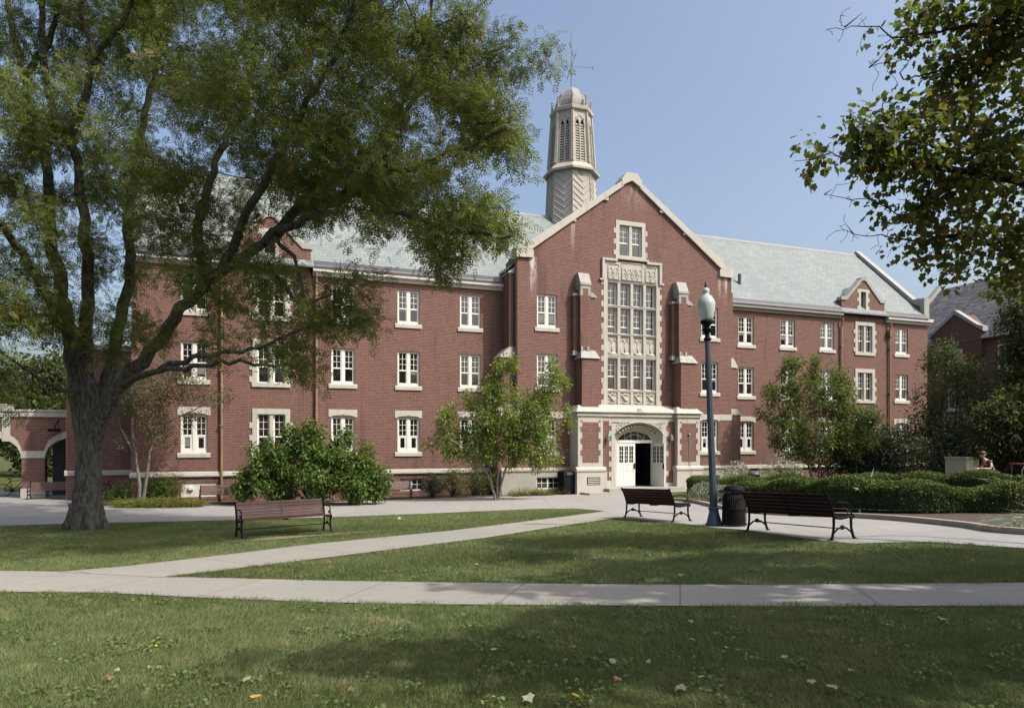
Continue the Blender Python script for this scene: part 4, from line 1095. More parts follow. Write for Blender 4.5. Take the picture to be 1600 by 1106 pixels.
ho = MB(); ho.tube([(15.95, PF - .03, 3.25), (15.97, PF - .03, 2.2), (15.96, PF - .03, 1.6), (16.02, PF - .19, 1.35), (16.05, PF - .13, .3)], .016, 5); ho.ball((15.95, PF - .05, 3.3), .07); ho.build('conduit', M['gutter'], hall)
vn = MB(); vn.box(9.6, 10.36, PF - .115, PF - .098, .62, 1.02); vo = vn.build('vent_opening', M['black'], hall)
vs = MB()
for k in range(4): vs.prism([(PF - .135, .66 + k * .09), (PF - .11, .70 + k * .09), (PF - .115, .66 + k * .09)], 9.63, 10.33, 'x')
vs.build('vent_slats', M['gutter'], vo)
stp = MB(); stp.box(9.2, 17.0, -3.7, PF - .06, -.2, .25); stp.box(10.6, 15.2, -3.2, PY, .25, .42)
stp.build('entrance_step', M['granite'], hall)
fp = MB(); fp.tube([(8.95, -2.62, .1), (8.95, -2.62, .2)], .03)

# ---- cupola
TC = (12.62, 5.8)
cu = MB()
def octo(r, z, rot=22.5): return [(TC[0] + r * math.cos(R(rot + 45 * k)), TC[1] + r * math.sin(R(rot + 45 * k)), z) for k in range(8)]
def shell(mb, rings):
    vs = [p for r in rings for p in r]
    fs = [(i * 8 + k, i * 8 + (k + 1) % 8, i * 8 + 8 + (k + 1) % 8, i * 8 + 8 + k) for i in range(len(rings) - 1) for k in range(8)]
    fs.append(tuple(range((len(rings) - 1) * 8, len(rings) * 8))); mb.add(vs, fs)
shell(cu, [octo(1.78, 15.5), octo(1.70, 17.4), octo(1.55, 20.25), octo(1.85, 20.2), octo(1.86, 20.32), octo(1.5, 20.72), octo(1.5, 20.75)])
shell(cu, [octo(1.22, 20.7), octo(1.05, 24.1), octo(1.1, 24.15)])
shell(cu, [octo(1.22, 24.02), octo(1.42, 24.16), octo(1.44, 24.36), octo(1.22, 24.48), octo(1.0, 24.5)])
for k in range(8):            # corner ribs
    a = R(22.5 + 45 * k); c, s = math.cos(a), math.sin(a)
    cu.tube([(TC[0] + 1.5 * c, TC[1] + 1.5 * s, 20.72), (TC[0] + 1.28 * c, TC[1] + 1.28 * s, 24.05)], [.13, .11], 4)
    cu.tube([(TC[0] + 1.72 * c, TC[1] + 1.72 * s, 17.0), (TC[0] + 1.57 * c, TC[1] + 1.57 * s, 20.2)], .035, 4)
cup = cu.build('cupola', M['tower'], hall)
lo, lf, he = MB(), MB(), MB()
for k in range(8):
    a = R(45 * k); nx, ny = math.cos(a), math.sin(a); tx, ty = -ny, nx
    def PT(u, z, o=0.0):       # a point on the tapering face k
        r = (1.5 + (1.28 - 1.5) * (z - 20.72) / 3.33) * math.cos(R(22.5)) * .955 + o
        return (TC[0] + nx * r + tx * u, TC[1] + ny * r + ty * u, z)
    # stone surround: stiles, mullion and arched head
    for u0, u1 in ((-.46, -.33), (-.035, .035), (.33, .46)):
        lf.add([PT(u0, 20.76, .05), PT(u1, 20.76, .05), PT(u1 * .88, 24.0, .05), PT(u0 * .88, 24.0, .05), PT(u0, 20.76, -.12), PT(u1, 20.76, -.12), PT(u1 * .88, 24.0, -.12), PT(u0 * .88, 24.0, -.12)],
               [(0, 1, 2, 3), (0, 3, 7, 4), (1, 5, 6, 2), (4, 7, 6, 5)])
    lf.add([PT(-.42, 23.75, .045), PT(.42, 23.75, .045), PT(.4, 24.05, .045), PT(-.4, 24.05, .045), PT(0, 23.3, .045)], [(0, 4, 1, 2, 3)])
    for s in (1, -1):
        lf.tube([PT(s * .33, 23.0, .05), PT(s * .29, 23.35, .05), PT(s * .17, 23.62, .05), PT(0, 23.78, .05)], .03, 4)
        lf.tube([PT(s * .02, 23.1, .05), PT(s * .06, 23.35, .05), PT(s * .16, 23.55, .05)], .022, 4); lf.tube([PT(s * .31, 23.1, .05), PT(s * .27, 23.35, .05), PT(s * .17, 23.55, .05)], .022, 4)
    for q in range(15):
        z = 20.82 + q * .165
        lo.add([PT(-.34, z, .03), PT(.34, z, .03), PT(.34, z + .115, -.05), PT(-.34, z + .115, -.05), PT(-.34, z - .035, .02), PT(.34, z - .035, .02)], [(0, 1, 2, 3), (0, 4, 5, 1)])
    # lead herringbone strips on the base
    def PB(u, z, o=.02):
        r = (1.70 + (1.55 - 1.70) * (z - 17.4) / 2.85) * math.cos(R(22.5)) + o
        return (TC[0] + nx * r + tx * u, TC[1] + ny * r + ty * u, z)
    for q in range(9):
        z = 16.6 + q * .42
        he.tube([PB(-.6, z + .45), PB(.12, z - .12)], .018, 4)
        if z + .35 < 20.1: he.tube([PB(.12, z - .12), PB(.6, z + .32)], .018, 4)
bk = MB(); shell(bk, [octo(1.26, 20.74), octo(1.10, 24.05), octo(1.1, 24.06)])
bk.build('louvre_backing', M['flash'], cup)
lo.build('louvres', M['tower'], cup); lf.build('louvre_surround', M['tower'], cup); he.build('lead_seams', M['tower2'], cup)
dm = MB()
prof = [(1.02, 24.45), (1.04, 24.7), (1.02, 24.95), (.94, 25.25), (.8, 25.55), (.58, 25.82), (.3, 26.0), (.08, 26.08), (.05, 26.15)]
shell(dm, [octo(r, z) for r, z in prof]); dm.build('dome', M['lead'], cup)
pn = MB()
for k in range(8):
    a = R(22.5 + 45 * k); x, y = TC[0] + 1.26 * math.cos(a), TC[1] + 1.26 * math.sin(a)
    pn.tube([(x, y, 24.4), (x, y, 24.8), (x, y, 25.3)], [.075, .06, .01], 5)
    for q in range(4):
        for b_ in range(4): pn.ball((x + .07 * math.cos(b_ * 1.57), y + .07 * math.sin(b_ * 1.57), 24.6 + q * .16), .035, 5, 4)
    pn.tube([(TC[0] + 1.03 * math.cos(a), TC[1] + 1.03 * math.sin(a), 24.5), (TC[0] + 1.05 * math.cos(a), TC[1] + 1.05 * math.sin(a), 24.9), (TC[0] + .82 * math.cos(a), TC[1] + .82 * math.sin(a), 25.55), (TC[0] + .3 * math.cos(a), TC[1] + .3 * math.sin(a), 26.0)], .03, 4)
pn.build('pinnacles', M['tower'], cup)
wv = MB(); x, y = TC
wv.tube([(x, y, 26.0), (x, y, 27.4), (x, y, 29.85)], [.05, .04, .018], 6)
wv.box(x - .12, x + .12, y - .01, y + .01, 29.82, 29.86)
ua = (.97, -.24); ub = (.24, .97)
zc = 27.5
for (dx, dy), s in ((ua, 1), (ua, -1), (ub, 1), (ub, -1)):
    wv.tube([(x, y, zc), (x + dx * s * 1.45, y + dy * s * 1.45, zc)], .016, 5)
    e = Vector((x + dx * s * 1.4, y + dy * s * 1.4, zc)); wv.tube([e + Vector((0, 0, .12)), e + Vector((0, 0, -.12))], .016, 4); wv.tube([e + Vector((dx * s * .1, dy * s * .1, .12)), e], .014, 4); wv.tube([e + Vector((dx * s * .1, dy * s * .1, -.12)), e], .014, 4)
wv.tube([(x - .16, y - .05, 29.0), (x - .02, y, 28.7), (x + .18, y + .05, 28.2), (x + .02, y, 27.55), (x - .18, y - .1, 26.85)], [.035, .03, .03, .02, .03], 5)
wv.build('weather_vane', M['verd'], cup)

# ================================================================== NEIGHBOURING BUILDINGS
link = empty('link_wing', L2W(-13.2, 5.5), TH); tag(link, 'low dark brick link wing in shade at the left end of the hall', 'building')
b = MB(); b.box(-2.2, 1.2, -1.7, 5, -.3, 7.4); b.build('wall', M['brick'], link)
b = MB(); b.prism([(-1.78, 1.22), (-1.78, 1.4), (-1.68, 1.48), (-1.6, 1.48), (-1.6, 1.22)], -2.26, 1.18, 'x'); b.build('stone_band', M['stone'], link); b = MB(); b.box(-2.3, 1.2, -1.8, 5.1, 7.4, 7.65); b.build('coping', M['stone'], link)

arc = empty('brick_arcade', L2W(-19.5, 6.2), TH); tag(arc, 'low red brick arcade with stone trimmed open arches beside the locust trunk', 'arcade')
ab, asn = MB(), MB()
# arches: local x from -9 to 5 ; piers every 3.6 m with 1.0 m width (pier centre at 2.1)
piers = [-8.7, -5.1, -1.5, 2.1, 5.7 - .0]
for p in piers[:5]: ab.box(p - .5, p + .5, 0, .5, .35, 2.45); asn.box(p - .54, p + .54, -.04, .54, -.3, .5)
for i in range(4):
    a, c = piers[i] + .5, piers[i + 1] - .5
    pts = [(a + (c - a) * k / 16, 2.15 + .95 * (1 - abs(2 * k / 16 - 1) ** 2.0) ** .55) for k in range(17)]
    up = [(x, z + .34) for x, z in pts]
    for y0, y1, mb, off in ((-.03, .53, asn, 0),):
        for k in range(16):
            mb.add([(pts[k][0], y0, pts[k][1]), (pts[k + 1][0], y0, pts[k + 1][1]), (up[k + 1][0], y0, up[k + 1][1]), (up[k][0], y0, up[k][1]), (pts[k][0], y1, pts[k][1]), (pts[k + 1][0], y1, pts[k + 1][1]), (up[k + 1][0], y1, up[k + 1][1]), (up[k][0], y1, up[k][1])],
                   [(0, 1, 2, 3), (4, 7, 6, 5), (0, 4, 5, 1), (3, 2, 6, 7)])
    for k in range(16):
        ab.add([(up[k][0], 0, up[k][1]), (up[k + 1][0], 0, up[k + 1][1]), (up[k + 1][0], 0, 4.15), (up[k][0], 0, 4.15), (up[k][0], .5, up[k][1]), (up[k + 1][0], .5, up[k + 1][1]), (up[k + 1][0], .5, 4.15), (up[k][0], .5, 4.15)], [(0, 1, 2, 3), (4, 7, 6, 5)])
for p in piers: asn.box(p - .53, p + .53, -.035, .535, 2.05, 2.42); ab.box(p - .5, p + .5, 0, .5, 2.42, 4.15)
ab.build('arcade_wall', M['brick'], arc)
asn.box(-9.3, 6.3, -.08, .58, 4.15, 4.42); asn.box(-9.3, 6.3, -.12, .62, 4.42, 4.52)
asn.box(-9.3, 1.1, -.1, .6, 4.52, 4.78); asn.box(.78, 1.12, -.06, .02, 2.9, 4.15)
asn.build('stone_trim', M['stone'], arc)
ab = MB(); ab.box(-9.2, 6.2, .5, 3.4, 4.0, 4.2); ab.box(2.6 - .3, 3.8, 2.6, 3.2, 0, 3.9); ab.build('flat_roof', M['flash'], arc)
fx = MB(); fx.tube([(3.2, 0, 4.0), (3.15, -.25, 3.8), (3.1, -.35, 3.55)], .03, 5); fx.box(2.85, 3.35, -.5, -.2, 3.4, 3.55); fx.build('wall_floodlight', M['iron'], arc)

hb_ = empty('slate_roofed_building', L2W(48.5, 0), TH); tag(hb_, 'dark brick building with mottled slate roof behind trees beyond the hall', 'building')
w = MB(); w.box(0, 12, -9, 12.5, -.3, 11.4)
w.build('wall', M['brick_far'], hb_)
r = MB(); r.prism([(-.35, 11.35), (6, 17.5), (12.35, 11.35), (12.35, 11.25), (6, 17.35), (-.35, 11.25)], -9.2, 12.3, 'y'); r.build('slate_roof', M['slate_dark'], hb_)
c = MB()
for y in (12.3, -9.5): c.prism([(-.4, 11.2), (-.4, 12.2), (.5, 12.5), (6, 17.95), (11.5, 12.5), (12.4, 12.2), (12.4, 11.2)], y, y + .5, 'y')
build_split(c, 'coping', M['stone_grey'], hb_)
w = MB(); yc = 6.15
w.prism([(yc - 2.2, 10), (yc + 2.2, 10), (yc + 2.2, 12.1), (yc, 13.7), (yc - 2.2, 12.1)], -.3, 2.0, 'x'); gd = w.build('gable_dormer', M['brick_far'], hb_)
c = MB()
for s in (1, -1): c.prism([(yc + s * 2.4, 11.9), (yc + s * 2.4, 12.3), (yc + s * 1.9, 12.5), (yc, 14.0), (yc, 13.65)], -.42, .2, 'x')
c.build('dormer_coping', M['stone_grey'], gd)
for y in (2.2, 10.0, -3.0, yc):
    for z in (2.3, 5.7, 8.9):
        f, g = MB(), MB(); x = -.06 if y != yc else -.36
        f.box(x, .0, y - .6, y - .5, z, z + 1.75); f.box(x, .0, y + .5, y + .6, z, z + 1.75); f.box(x, 0, y - .5, y + .5, z, z + .09); f.box(x, 0, y - .5, y + .5, z + 1.66, z + 1.75); f.box(x, 0, y - .06, y + .06, z + .09, z + 1.66)
        for zz in (.8, 1.1, 1.4): f.box(x + .02, 0, y - .5, y + .5, z + zz - .02, z + zz + .02)
        f.box(x - .05, 0, y - .7, y + .7, z - .2, z)
        g.quad((x + .03, y - .5, z), (x + .03, y + .5, z), (x + .03, y + .5, z + 1.75), (x + .03, y - .5, z + 1.75))
        o = f.build('window', M['white_old'], hb_); g.build('glass', M['glass'], o)

# ================================================================== TREES
def limb_px(t, pts, r0, r1, **k):
    t.limb([W(*p) for p in pts], r0, r1, **k)

# ---- the big honey locust at the left
TY = 20.95
lt = Tree('locust_tree', G(-13.06, TY), 'large spreading honey locust with dark furrowed forked trunk and feathery olive leaves')
limb_px(lt, [(135, 832, TY), (136, 815, TY), (137, 770, TY), (138, 720, TY), (139, 690, TY), (140, 650, TY), (139, 600, TY)], .46, .24, sides=20, step=.3, wob=.012)
for ra, rl in ((.2, .60), (1.3, .52), (2.5, .58), (3.6, .62), (4.7, .54), (5.5, .57)):
    bb = G(-13.06, TY); lt.limb([bb + Vector((math.cos(ra) * .25, math.sin(ra) * .25, .75)), bb + Vector((math.cos(ra) * .40, math.sin(ra) * .40, .28)), bb + Vector((math.cos(ra) * rl, math.sin(ra) * rl, -.15))], .24, .12, 8, .15, .01)
limb_px(lt, [(134, 832, TY), (135, 790, TY), (136, 740, TY), (134, 690, TY), (126, 640, TY), (118, 590, TY + .1), (108, 520, TY + .3), (92, 440, TY + .5), (79, 380, TY + .6), (78, 307, TY + .8), (65, 235, TY + 1), (47, 174, TY + 1.1), (36, 119, TY + 1.3), (20, 50, TY + 1.5), (5, -40, TY + 1.6)], .36, .07, sides=14)
limb_px(lt, [(36, 119, TY + 1.3), (61, 90, TY + .6), (83, 47, TY + .3), (95, -40, TY)], .12, .07)
limb_px(lt, [(108, 520, TY + .3), (70, 455, TY - .8), (35, 400, TY - 1.8), (0, 350, TY - 2.6), (-60, 300, TY - 3.6)], .22, .07)
limb_px(lt, [(138, 770, TY), (140, 690, TY - .05), (137, 610, TY - .1), (134, 540, TY - .2), (137, 470, TY - .3), (134, 398, TY - .4), (127, 307, TY - .4), (116, 235, TY - .5), (92, 188, TY - .6), (70, 110, TY - .7), (60, -30, TY - .8)], .30, .07, sides=12)
limb_px(lt, [(110, 215, TY - .5), (141, 127, TY - .9), (145, 83, TY - 1), (127, 18, TY - 1.1), (120, -50, TY - 1.2)], .15, .06)
limb_px(lt, [(143, 105, TY - .95), (159, 72, TY - 1.3), (195, 33, TY - 1.6), (220, -30, TY - 2)], .10, .05)
limb_px(lt, [(139, 780, TY), (146, 690, TY + .05), (156, 640, TY + .15), (170, 595, TY + .3), (185, 520, TY + .7), (200, 440, TY + 1.0), (203, 380, TY + 1.3), (203, 315, TY + 1.5), (210, 250, TY + 1.7), (228, 180, TY + 1.9), (240, 120, TY + 2), (250, 54, TY + 2.1), (262, -40, TY + 2.2)], .28, .06, sides=12)
limb_px(lt, [(138, 790, TY), (144, 705, TY - .05), (160, 650, TY - .2), (195, 595, TY - .5), (235, 548, TY - .8), (275, 500, TY - 1.2), (310, 458, TY - 1.5), (345, 425, TY - 1.9), (385, 398, TY - 2.3), (430, 368, TY - 2.8), (480, 338, TY - 3.3), (520, 310, TY - 3.7), (570, 285, TY - 4.2), (640, 260, TY - 4.9), (720, 235, TY - 5.6), (790, 200, TY - 6.2)], .33, .03, sides=14)
limb_px(lt, [(430, 368, TY - 2.8), (470, 318, TY - 2.4), (498, 286, TY - 2.1), (555, 252, TY - 1.7), (610, 200, TY - 1.3), (660, 140, TY - 1), (720, 90, TY - .8), (800, 75, TY - .6)], .16, .04)
limb_px(lt, [(480, 338, TY - 3.3), (540, 304, TY - 4.2), (585, 306, TY - 4.8), (620, 330, TY - 5.4), (680, 350, TY - 6), (750, 365, TY - 6.5), (800, 368, TY - 6.8)], .12, .035)
limb_px(lt, [(320, 452, TY - 1.6), (318, 410, TY - 1.3), (308, 362, TY - .9), (320, 310, TY - .3), (345, 240, TY + .4), (380, 160, TY + 1), (400, 60, TY + 1.5), (410, -40, TY + 1.7)], .17, .06)
limb_px(lt, [(345, 425, TY - 1.9), (380, 350, TY - 2.8), (420, 270, TY - 3.8), (470, 180, TY - 4.8), (520, 90, TY - 5.6), (560, -10, TY - 6.2)], .15, .05)
limb_px(lt, [(165, 640, TY - .2), (186, 608, TY - .4), (215, 590, TY - 1), (250, 577, TY - 1.7), (300, 572, TY - 2.5), (359, 566, TY - 3.3), (410, 570, TY - 3.9), (460, 574, TY - 4.4)], .15, .025)
limb_px(lt, [(250, 577, TY - 1.7), (285, 562, TY - 2.2), (340, 553, TY - 2.9), (392, 546, TY - 3.5), (450, 520, TY - 4.2), (520, 500, TY - 5)], .09, .02)
limb_px(lt, [(430, 372, TY - 2.8), (455, 400, TY - 3.2), (470, 440, TY - 3.6), (480, 480, TY - 3.9), (500, 520, TY - 4.3)], .07, .02)
limb_px(lt, [(370, 410, TY - 2.2), (420, 425, TY - 2.9), (445, 450, TY - 3.3), (470, 480, TY - 3.8), (530, 455, TY - 4.6)], .09, .02)
limb_px(lt, [(120, 620, TY), (95, 605, TY - .8), (60, 590, TY - 1.6), (25, 565, TY - 2.4), (-20, 540, TY - 3.2)], .11, .03)
LB = [(60, 60, 130, 0), (200, 60, 150, 1), (350, 60, 150, 0), (480, 70, 130, -2), (590, 60, 110, -3), (680, 70, 80, -3), (745, 90, 55, -3), (800, 85, 38, -3), (848, 80, 20, -3), (870, 92, 10, -3),
      (40, 220, 110, -1), (170, 230, 120, 0), (320, 230, 130, -1), (460, 215, 120, -2.5), (590, 210, 110, -3.5), (690, 200, 80, -4.5), (755, 180, 60, -5), (800, 220, 28, -5), (812, 265, 16, -5),
      (60, 370, 90, -1.5), (180, 370, 85, 0), (310, 340, 100, -1.5), (430, 300, 80, -2.5), (540, 275, 80, -4), (650, 300, 75, -5), (715, 310, 55, -5.6), (770, 340, 38, -6), (800, 362, 24, -6),
      (60, 480, 50, -2), (330, 460, 65, -2), (430, 430, 60, -3), (525, 400, 34, -4), (600, 375, 22, -5), (680, 390, 38, -5.6), (730, 400, 28, -6), (545, 450, 38, -4.6), (565, 490, 22, -5), (580, 520, 12, -5),
      (350, 545, 40, -3), (440, 520, 55, -3.8), (520, 500, 30, -4.6), (480, 570, 25, -4.4), (390, 590, 18, -3.5), (590, 440, 18, -5),
      (25, 575, 48, -2), (70, 610, 30, -1.4), (15, 640, 20, -2), (250, 440, 50, -1), (240, 520, 30, -1.5), (-80, 200, 140, -2), (-90, 420, 110, -3), (165, 500, 45, -1), (60, 540, 50, -2), (170, 560, 30, -.5), (30, 500, 50, -2.5), (150, -90, 150, 0), (330, -90, 150, 0), (500, -80, 120, -2.5), (620, -50, 70, -3)]
def ldepth(b): return TY + b[3], max(1.2, min(4.5, b[2] / 28)) if b[1] > -60 else 4.0
g_ = lt.rgen
att = blob_points(LB, 3900, g_, ldepth, .8)
gap = np.sin(att[:, 0] * 1.15 + .6) * np.sin(att[:, 2] * 1.35 + 1.1) + .6 * np.sin(att[:, 0] * 2.1 + att[:, 1] * 1.7) * np.sin(att[:, 2] * 2.3 + 2)
att = att[(gap > -.55)]
att = np.vstack([att, shade_points(640, g_, (-5, 13, 15.0), (10, 7, 4.5), [(120, 862, 270, 36), (310, 848, 110, 22), (100, 806, 330, 16), (380, 800, 150, 6)], [(250, 880, 60, 6), (60, 835, 50, 5), (200, 812, 60, 3)])])
lt.grow(att, .42, .22, .03, 12)
lt.finish(M['bark'], .0072, .41)
lt.crown(M['locust'], 15, .15, .22, .36, 'frond', .05, .35)

# ---- maple whose limbs hang in from the right
MY = 10.5
mt = Tree('maple_tree', G(11.8, 6.2), 'maple with lobed leaves turning in spots, its leafy limbs hanging against the open sky')
B0 = G(11.8, 6.2)
mt.limb([B0 + Vector((0, 0, -.2)), B0 + Vector((.05, .05, 1.5)), B0 + Vector((-.1, .2, 3.2)), B0 + Vector((.1, .3, 5.2)), B0 + Vector((0, .2, 8)), B0 + Vector((.2, 0, 11.5))], .42, .10, 12)
def ml(pts, r0, r1, **k): mt.limb([W(*p) if not isinstance(p, Vector) else p for p in pts], r0, r1, **k)
ml([B0 + Vector((-.1, .2, 3.4)), (1900, 330, 10), (1720, 310, MY), (1600, 286, MY), (1525, 271, MY), (1478, 262, MY), (1425, 254, MY - .2)], .15, .045, sides=8, step=.15, wob=.01)
ml([(1425, 254, MY - .2), (1402, 262, MY - .25), (1378, 266, MY - .3), (1355, 256, MY - .4), (1343, 249, MY - .5), (1318, 247, MY - .55), (1296, 237, MY - .6), (1275, 233, MY - .6)], .034, .005, sides=6, step=.08, wob=.006)
ml([B0 + Vector((0, .3, 5.0)), (1800, -30, 9.6), (1660, 5, 9.8), (1573, 30, 10), (1504, 41, 10.2)], .12, .03, sides=7, step=.2, wob=.012)
ml([(1504, 41, 10.2), (1470, 50, 10.25), (1439, 54, 10.3), (1412, 58, 10.35), (1393, 58, 10.4), (1384, 50, 10.4), (1372, 43, 10.4), (1350, 42, 10.45), (1330, 41, 10.5), (1318, 46, 10.5), (1306, 43, 10.5), (1293, 46, 10.5)], .027, .004, sides=6, step=.07, wob=.006)
ml([B0 + Vector((0, .3, 4.4)), (1800, 60, 10), (1660, 50, 10.4), (1590, 66, 10.8), (1504, 95, 11)], .10, .03, sides=7, step=.2, wob=.012)
ml([(1504, 95, 11), (1475, 108, 11), (1452, 115, 11), (1430, 120, 11), (1413, 124, 11), (1407, 113, 11), (1421, 95, 11), (1409, 92, 11), (1395, 99, 11), (1378, 98, 11), (1358, 106, 11)], .024, .004, sides=6, step=.07, wob=.006)
ml([B0 + Vector((-.1, .2, 2.9)), (1850, 470, 10.6), (1700, 450, 11), (1590, 408, 11.4), (1547, 380, 11.4), (1495, 369, 11.4), (1443, 377, 11.4)], .11, .024, sides=7, step=.2, wob=.012)
ml([(1443, 377, 11.4), (1420, 374, 11.4), (1400, 373, 11.4), (1378, 367, 11.4), (1355, 369, 11.4), (1334, 366, 11.4), (1320, 359, 11.4), (1306, 361, 11.4)], .020, .004, sides=6, step=.08, wob=.008)
ml([(1425, 254, MY - .2), (1450, 290, MY), (1440, 320, MY + .2), (1410, 336, MY + .2), (1378, 321, MY + .2), (1355, 312, MY + .25), (1330, 311, MY + .3), (1310, 308, MY + .3), (1288, 304, MY + .3)], .024, .004, sides=6, step=.08, wob=.008)
for pts in ([(1358, 106, 11), (1375, 92, 11), (1390, 72, 11)], [(1386, 262, MY - .3), (1350, 230, MY - .3), (1330, 190, MY - .3)], [(1334, 366, 11.4), (1322, 350, 11.4)], [(1320, 43, 10.5), (1348, 20, 10.5)], [(1300, 238, MY - .6), (1262, 250, MY - .6), (1240, 252, MY - .6)], [(1288, 304, MY + .3), (1300, 296, MY)]):
    ml(pts, .012, .004, sides=4, step=.2, wob=.02)
MBL = [(1266, 228, 20, 10.0), (1270, 272, 13, 10.0), (1345, 205, 28, 10.2), (1390, 205, 48, 10.3), (1440, 210, 60, 10.4), (1380, 250, 30, 10.2), (1470, 260, 70, 10.5), (1540, 200, 70, 10.6), (1590, 240, 60, 10.7), (1470, 120, 34, 11), (1450, 150, 24, 11), (1530, 90, 60, 10.8), (1600, 110, 90, 10.6), (1455, 15, 34, 10.3), (1520, 10, 46, 10.3), (1590, 20, 60, 10.2),
       (1440, 315, 42, 10.6), (1500, 330, 60, 10.8), (1570, 330, 70, 11), (1450, 395, 26, 11.2), (1490, 400, 34, 11.3), (1540, 395, 45, 11.4), (1600, 410, 50, 11.4), (1575, 445, 24, 11.5), (1640, 300, 80, 10.8)]
g_ = mt.rgen
att1 = blob_points(MBL, 420, g_, lambda b: (b[3], max(.25, b[2] / 60)), 1.0)
big = shade_points(430, g_, (10.4, 5.0, 9.6), (6.2, 5.0, 4.2), SHADE, HOLES)
bare = np.array([[*W(1320, 45, 10.5), .35], [*W(1372, 110, 11), .4], [*W(1330, 364, 11.4), .55], [*W(1385, 374, 11.4), .3], [*W(1320, 308, 10.8), .5], [*W(1310, 240, 10.0), .22], [*W(1385, 55, 10.4), .3], [*W(1395, 105, 11), .3]])
tw = np.vstack([b_[:3] + g_.normal(size=(9, 3)) * np.array([.24, .10, .13]) for b_ in bare])
mt.grow(np.vstack([att1, big]), .3, .3, -.04, 9); k_tw = len(mt.pos)
P_all = list(mt.pos); mt.grow(tw, .10, .5, .02, .6)
mt.finish(M['bark_dark'], .0042, .42)
infr = lambda P: (800 + F * P[:, 0] / np.maximum(P[:, 1], .5) < 1700) & (694 - F * (P[:, 2] - CAMZ) / np.maximum(P[:, 1], .5) > -120) & (P[:, 1] > 1)
def notbare(P): return (np.arange(len(P)) >= 0) & np.all(np.linalg.norm(P[:, None, :] - bare[None, :, :3], axis=2) > bare[None, :, 3], axis=1)
mt.crown(M['maple'], 10, .13, .098, .70, 'maple', .022, .6, keep=lambda P: infr(P) & notbare(P))
mt.crown(M['maple'], 11, .17, .25, .85, 'kite', .03, .4, keep=lambda P: ~infr(P))
# second maple, standing beside the camera: its shade falls over the near lawn
m2 = Tree('shade_tree', G(12.5, -1.5), 'broad tree beyond the frame, its crown shading the near lawn'); B2 = G(12.5, -1.5)
m2.limb([B2 + Vector((0, 0, -.2)), B2 + Vector((0, 0, 2)), B2 + Vector((-.2, .1, 4.5)), B2 + Vector((0, 0, 8)), B2 + Vector((.2, 0, 12))], .4, .1, 10)
for dx, dy, dz in ((-5, 3, 8), (-5.5, -1, 8.5), (4, 3, 8), (-2, 5.5, 9), (3, -4, 9), (-3, -4, 9.5)): m2.limb([B2 + Vector((0, 0, 3.6)), B2 + Vector((dx * .5, dy * .5, dz * .72)), B2 + Vector((dx, dy, dz))], .16, .04, 7)
big = shade_points(560, m2.rgen, (10.2, -.5, 9.6), (6.8, 5.6, 4.2), SHADE, HOLES)
m2.grow(big, .4, .3, 0, 9); m2.finish(M['bark_dark'], .006, .42)
m2.crown(M['maple'], 12, .17, .26, .85, 'kite', .03, .4)

# a third, far to the right, shades the garden corner
m3 = Tree('shade_tree', G(33, 30.5), 'tall broad tree beyond the right edge shading the garden corner'); B3 = G(33, 30.5)
m3.limb([B3 + Vector((0, 0, -.2)), B3 + Vector((0, 0, 3)), B3 + Vector((-.2, .1, 6)), B3 + Vector((0, 0, 10))], .4, .1, 10)
big = []
while len(big) < 420:
    q = m3.rgen.uniform(-1, 1, 3)
    if .15 < q @ q < 1: big.append(np.array(B3) + np.array([-.2, 0, 9.0]) + q * np.array([6.4, 6.5, 5.5]))
m3.grow(big, .6, .3, 0, 12); m3.finish(M['bark_dark'], .008, .42)
m3.crown(M['shade_leaf'], 14, .42, .42, .85, 'kite', .06, .4)

# ---- small multi-stemmed trees by the walls
def small_tree(name, label, base, Y, stems, blobs, natt, per, spread, L, wid, mat, bark, r0=.07, kind='bent', group=None, droop=.35, ry=None, rtip=.004):
    t = Tree(name, base, label, group=group)
    for i, st in enumerate(stems): t.limb([W(px, py, Y + dy) for px, py, dy in st], r0 * (1 - .12 * i), .018, sides=7, step=.25, wob=.015)
    t.grow(blob_points(blobs, natt, t.rgen, lambda b: (Y + (b[3] if len(b) > 3 else 0), max(.3, b[2] / F * Y * (ry or 1.0))), 1.0), .3, .25, .02, 5)
    t.finish(bark, rtip, .42, rmax=.05)
    t.crown(mat, per, spread, L, wid, kind, .04, droop)
    return t
Y = 31.76
small_tree('small_tree', 'bright green young tree with grey stems growing at the plaza edge beside the entrance', G(-.72, Y), Y,
    [[(776, 786, 0), (766, 752, 0), (752, 722, -.1), (735, 706, -.3), (715, 692, -.5), (695, 680, -.6)], [(777, 786, 0), (778, 750, .1), (776, 700, .2), (772, 640, .3), (785, 580, .2)], [(778, 786, 0), (786, 745, 0), (798, 715, 0), (815, 680, 0), (845, 630, .2), (862, 600, .3)], [(770, 765, 0), (764, 730, .3), (758, 690, .5), (765, 640, .5)]],
    [(705, 655, 26), (690, 690, 22), (720, 690, 28), (750, 660, 30), (735, 625, 14), (770, 610, 24), (785, 575, 18), (800, 570, 14), (800, 640, 44), (775, 690, 34), (840, 650, 36), (855, 605, 24), (872, 595, 20), (885, 640, 10), (890, 660, 10), (830, 695, 30), (858, 690, 22), (868, 722, 12), (845, 720, 16), (705, 710, 14), (668, 690, 8), (740, 700, 20), (800, 705, 24), (862, 570, 8)],
    700, 15, .14, .135, .45, M['small_tree'], M['bark_grey'], .085)
Y = 39.3
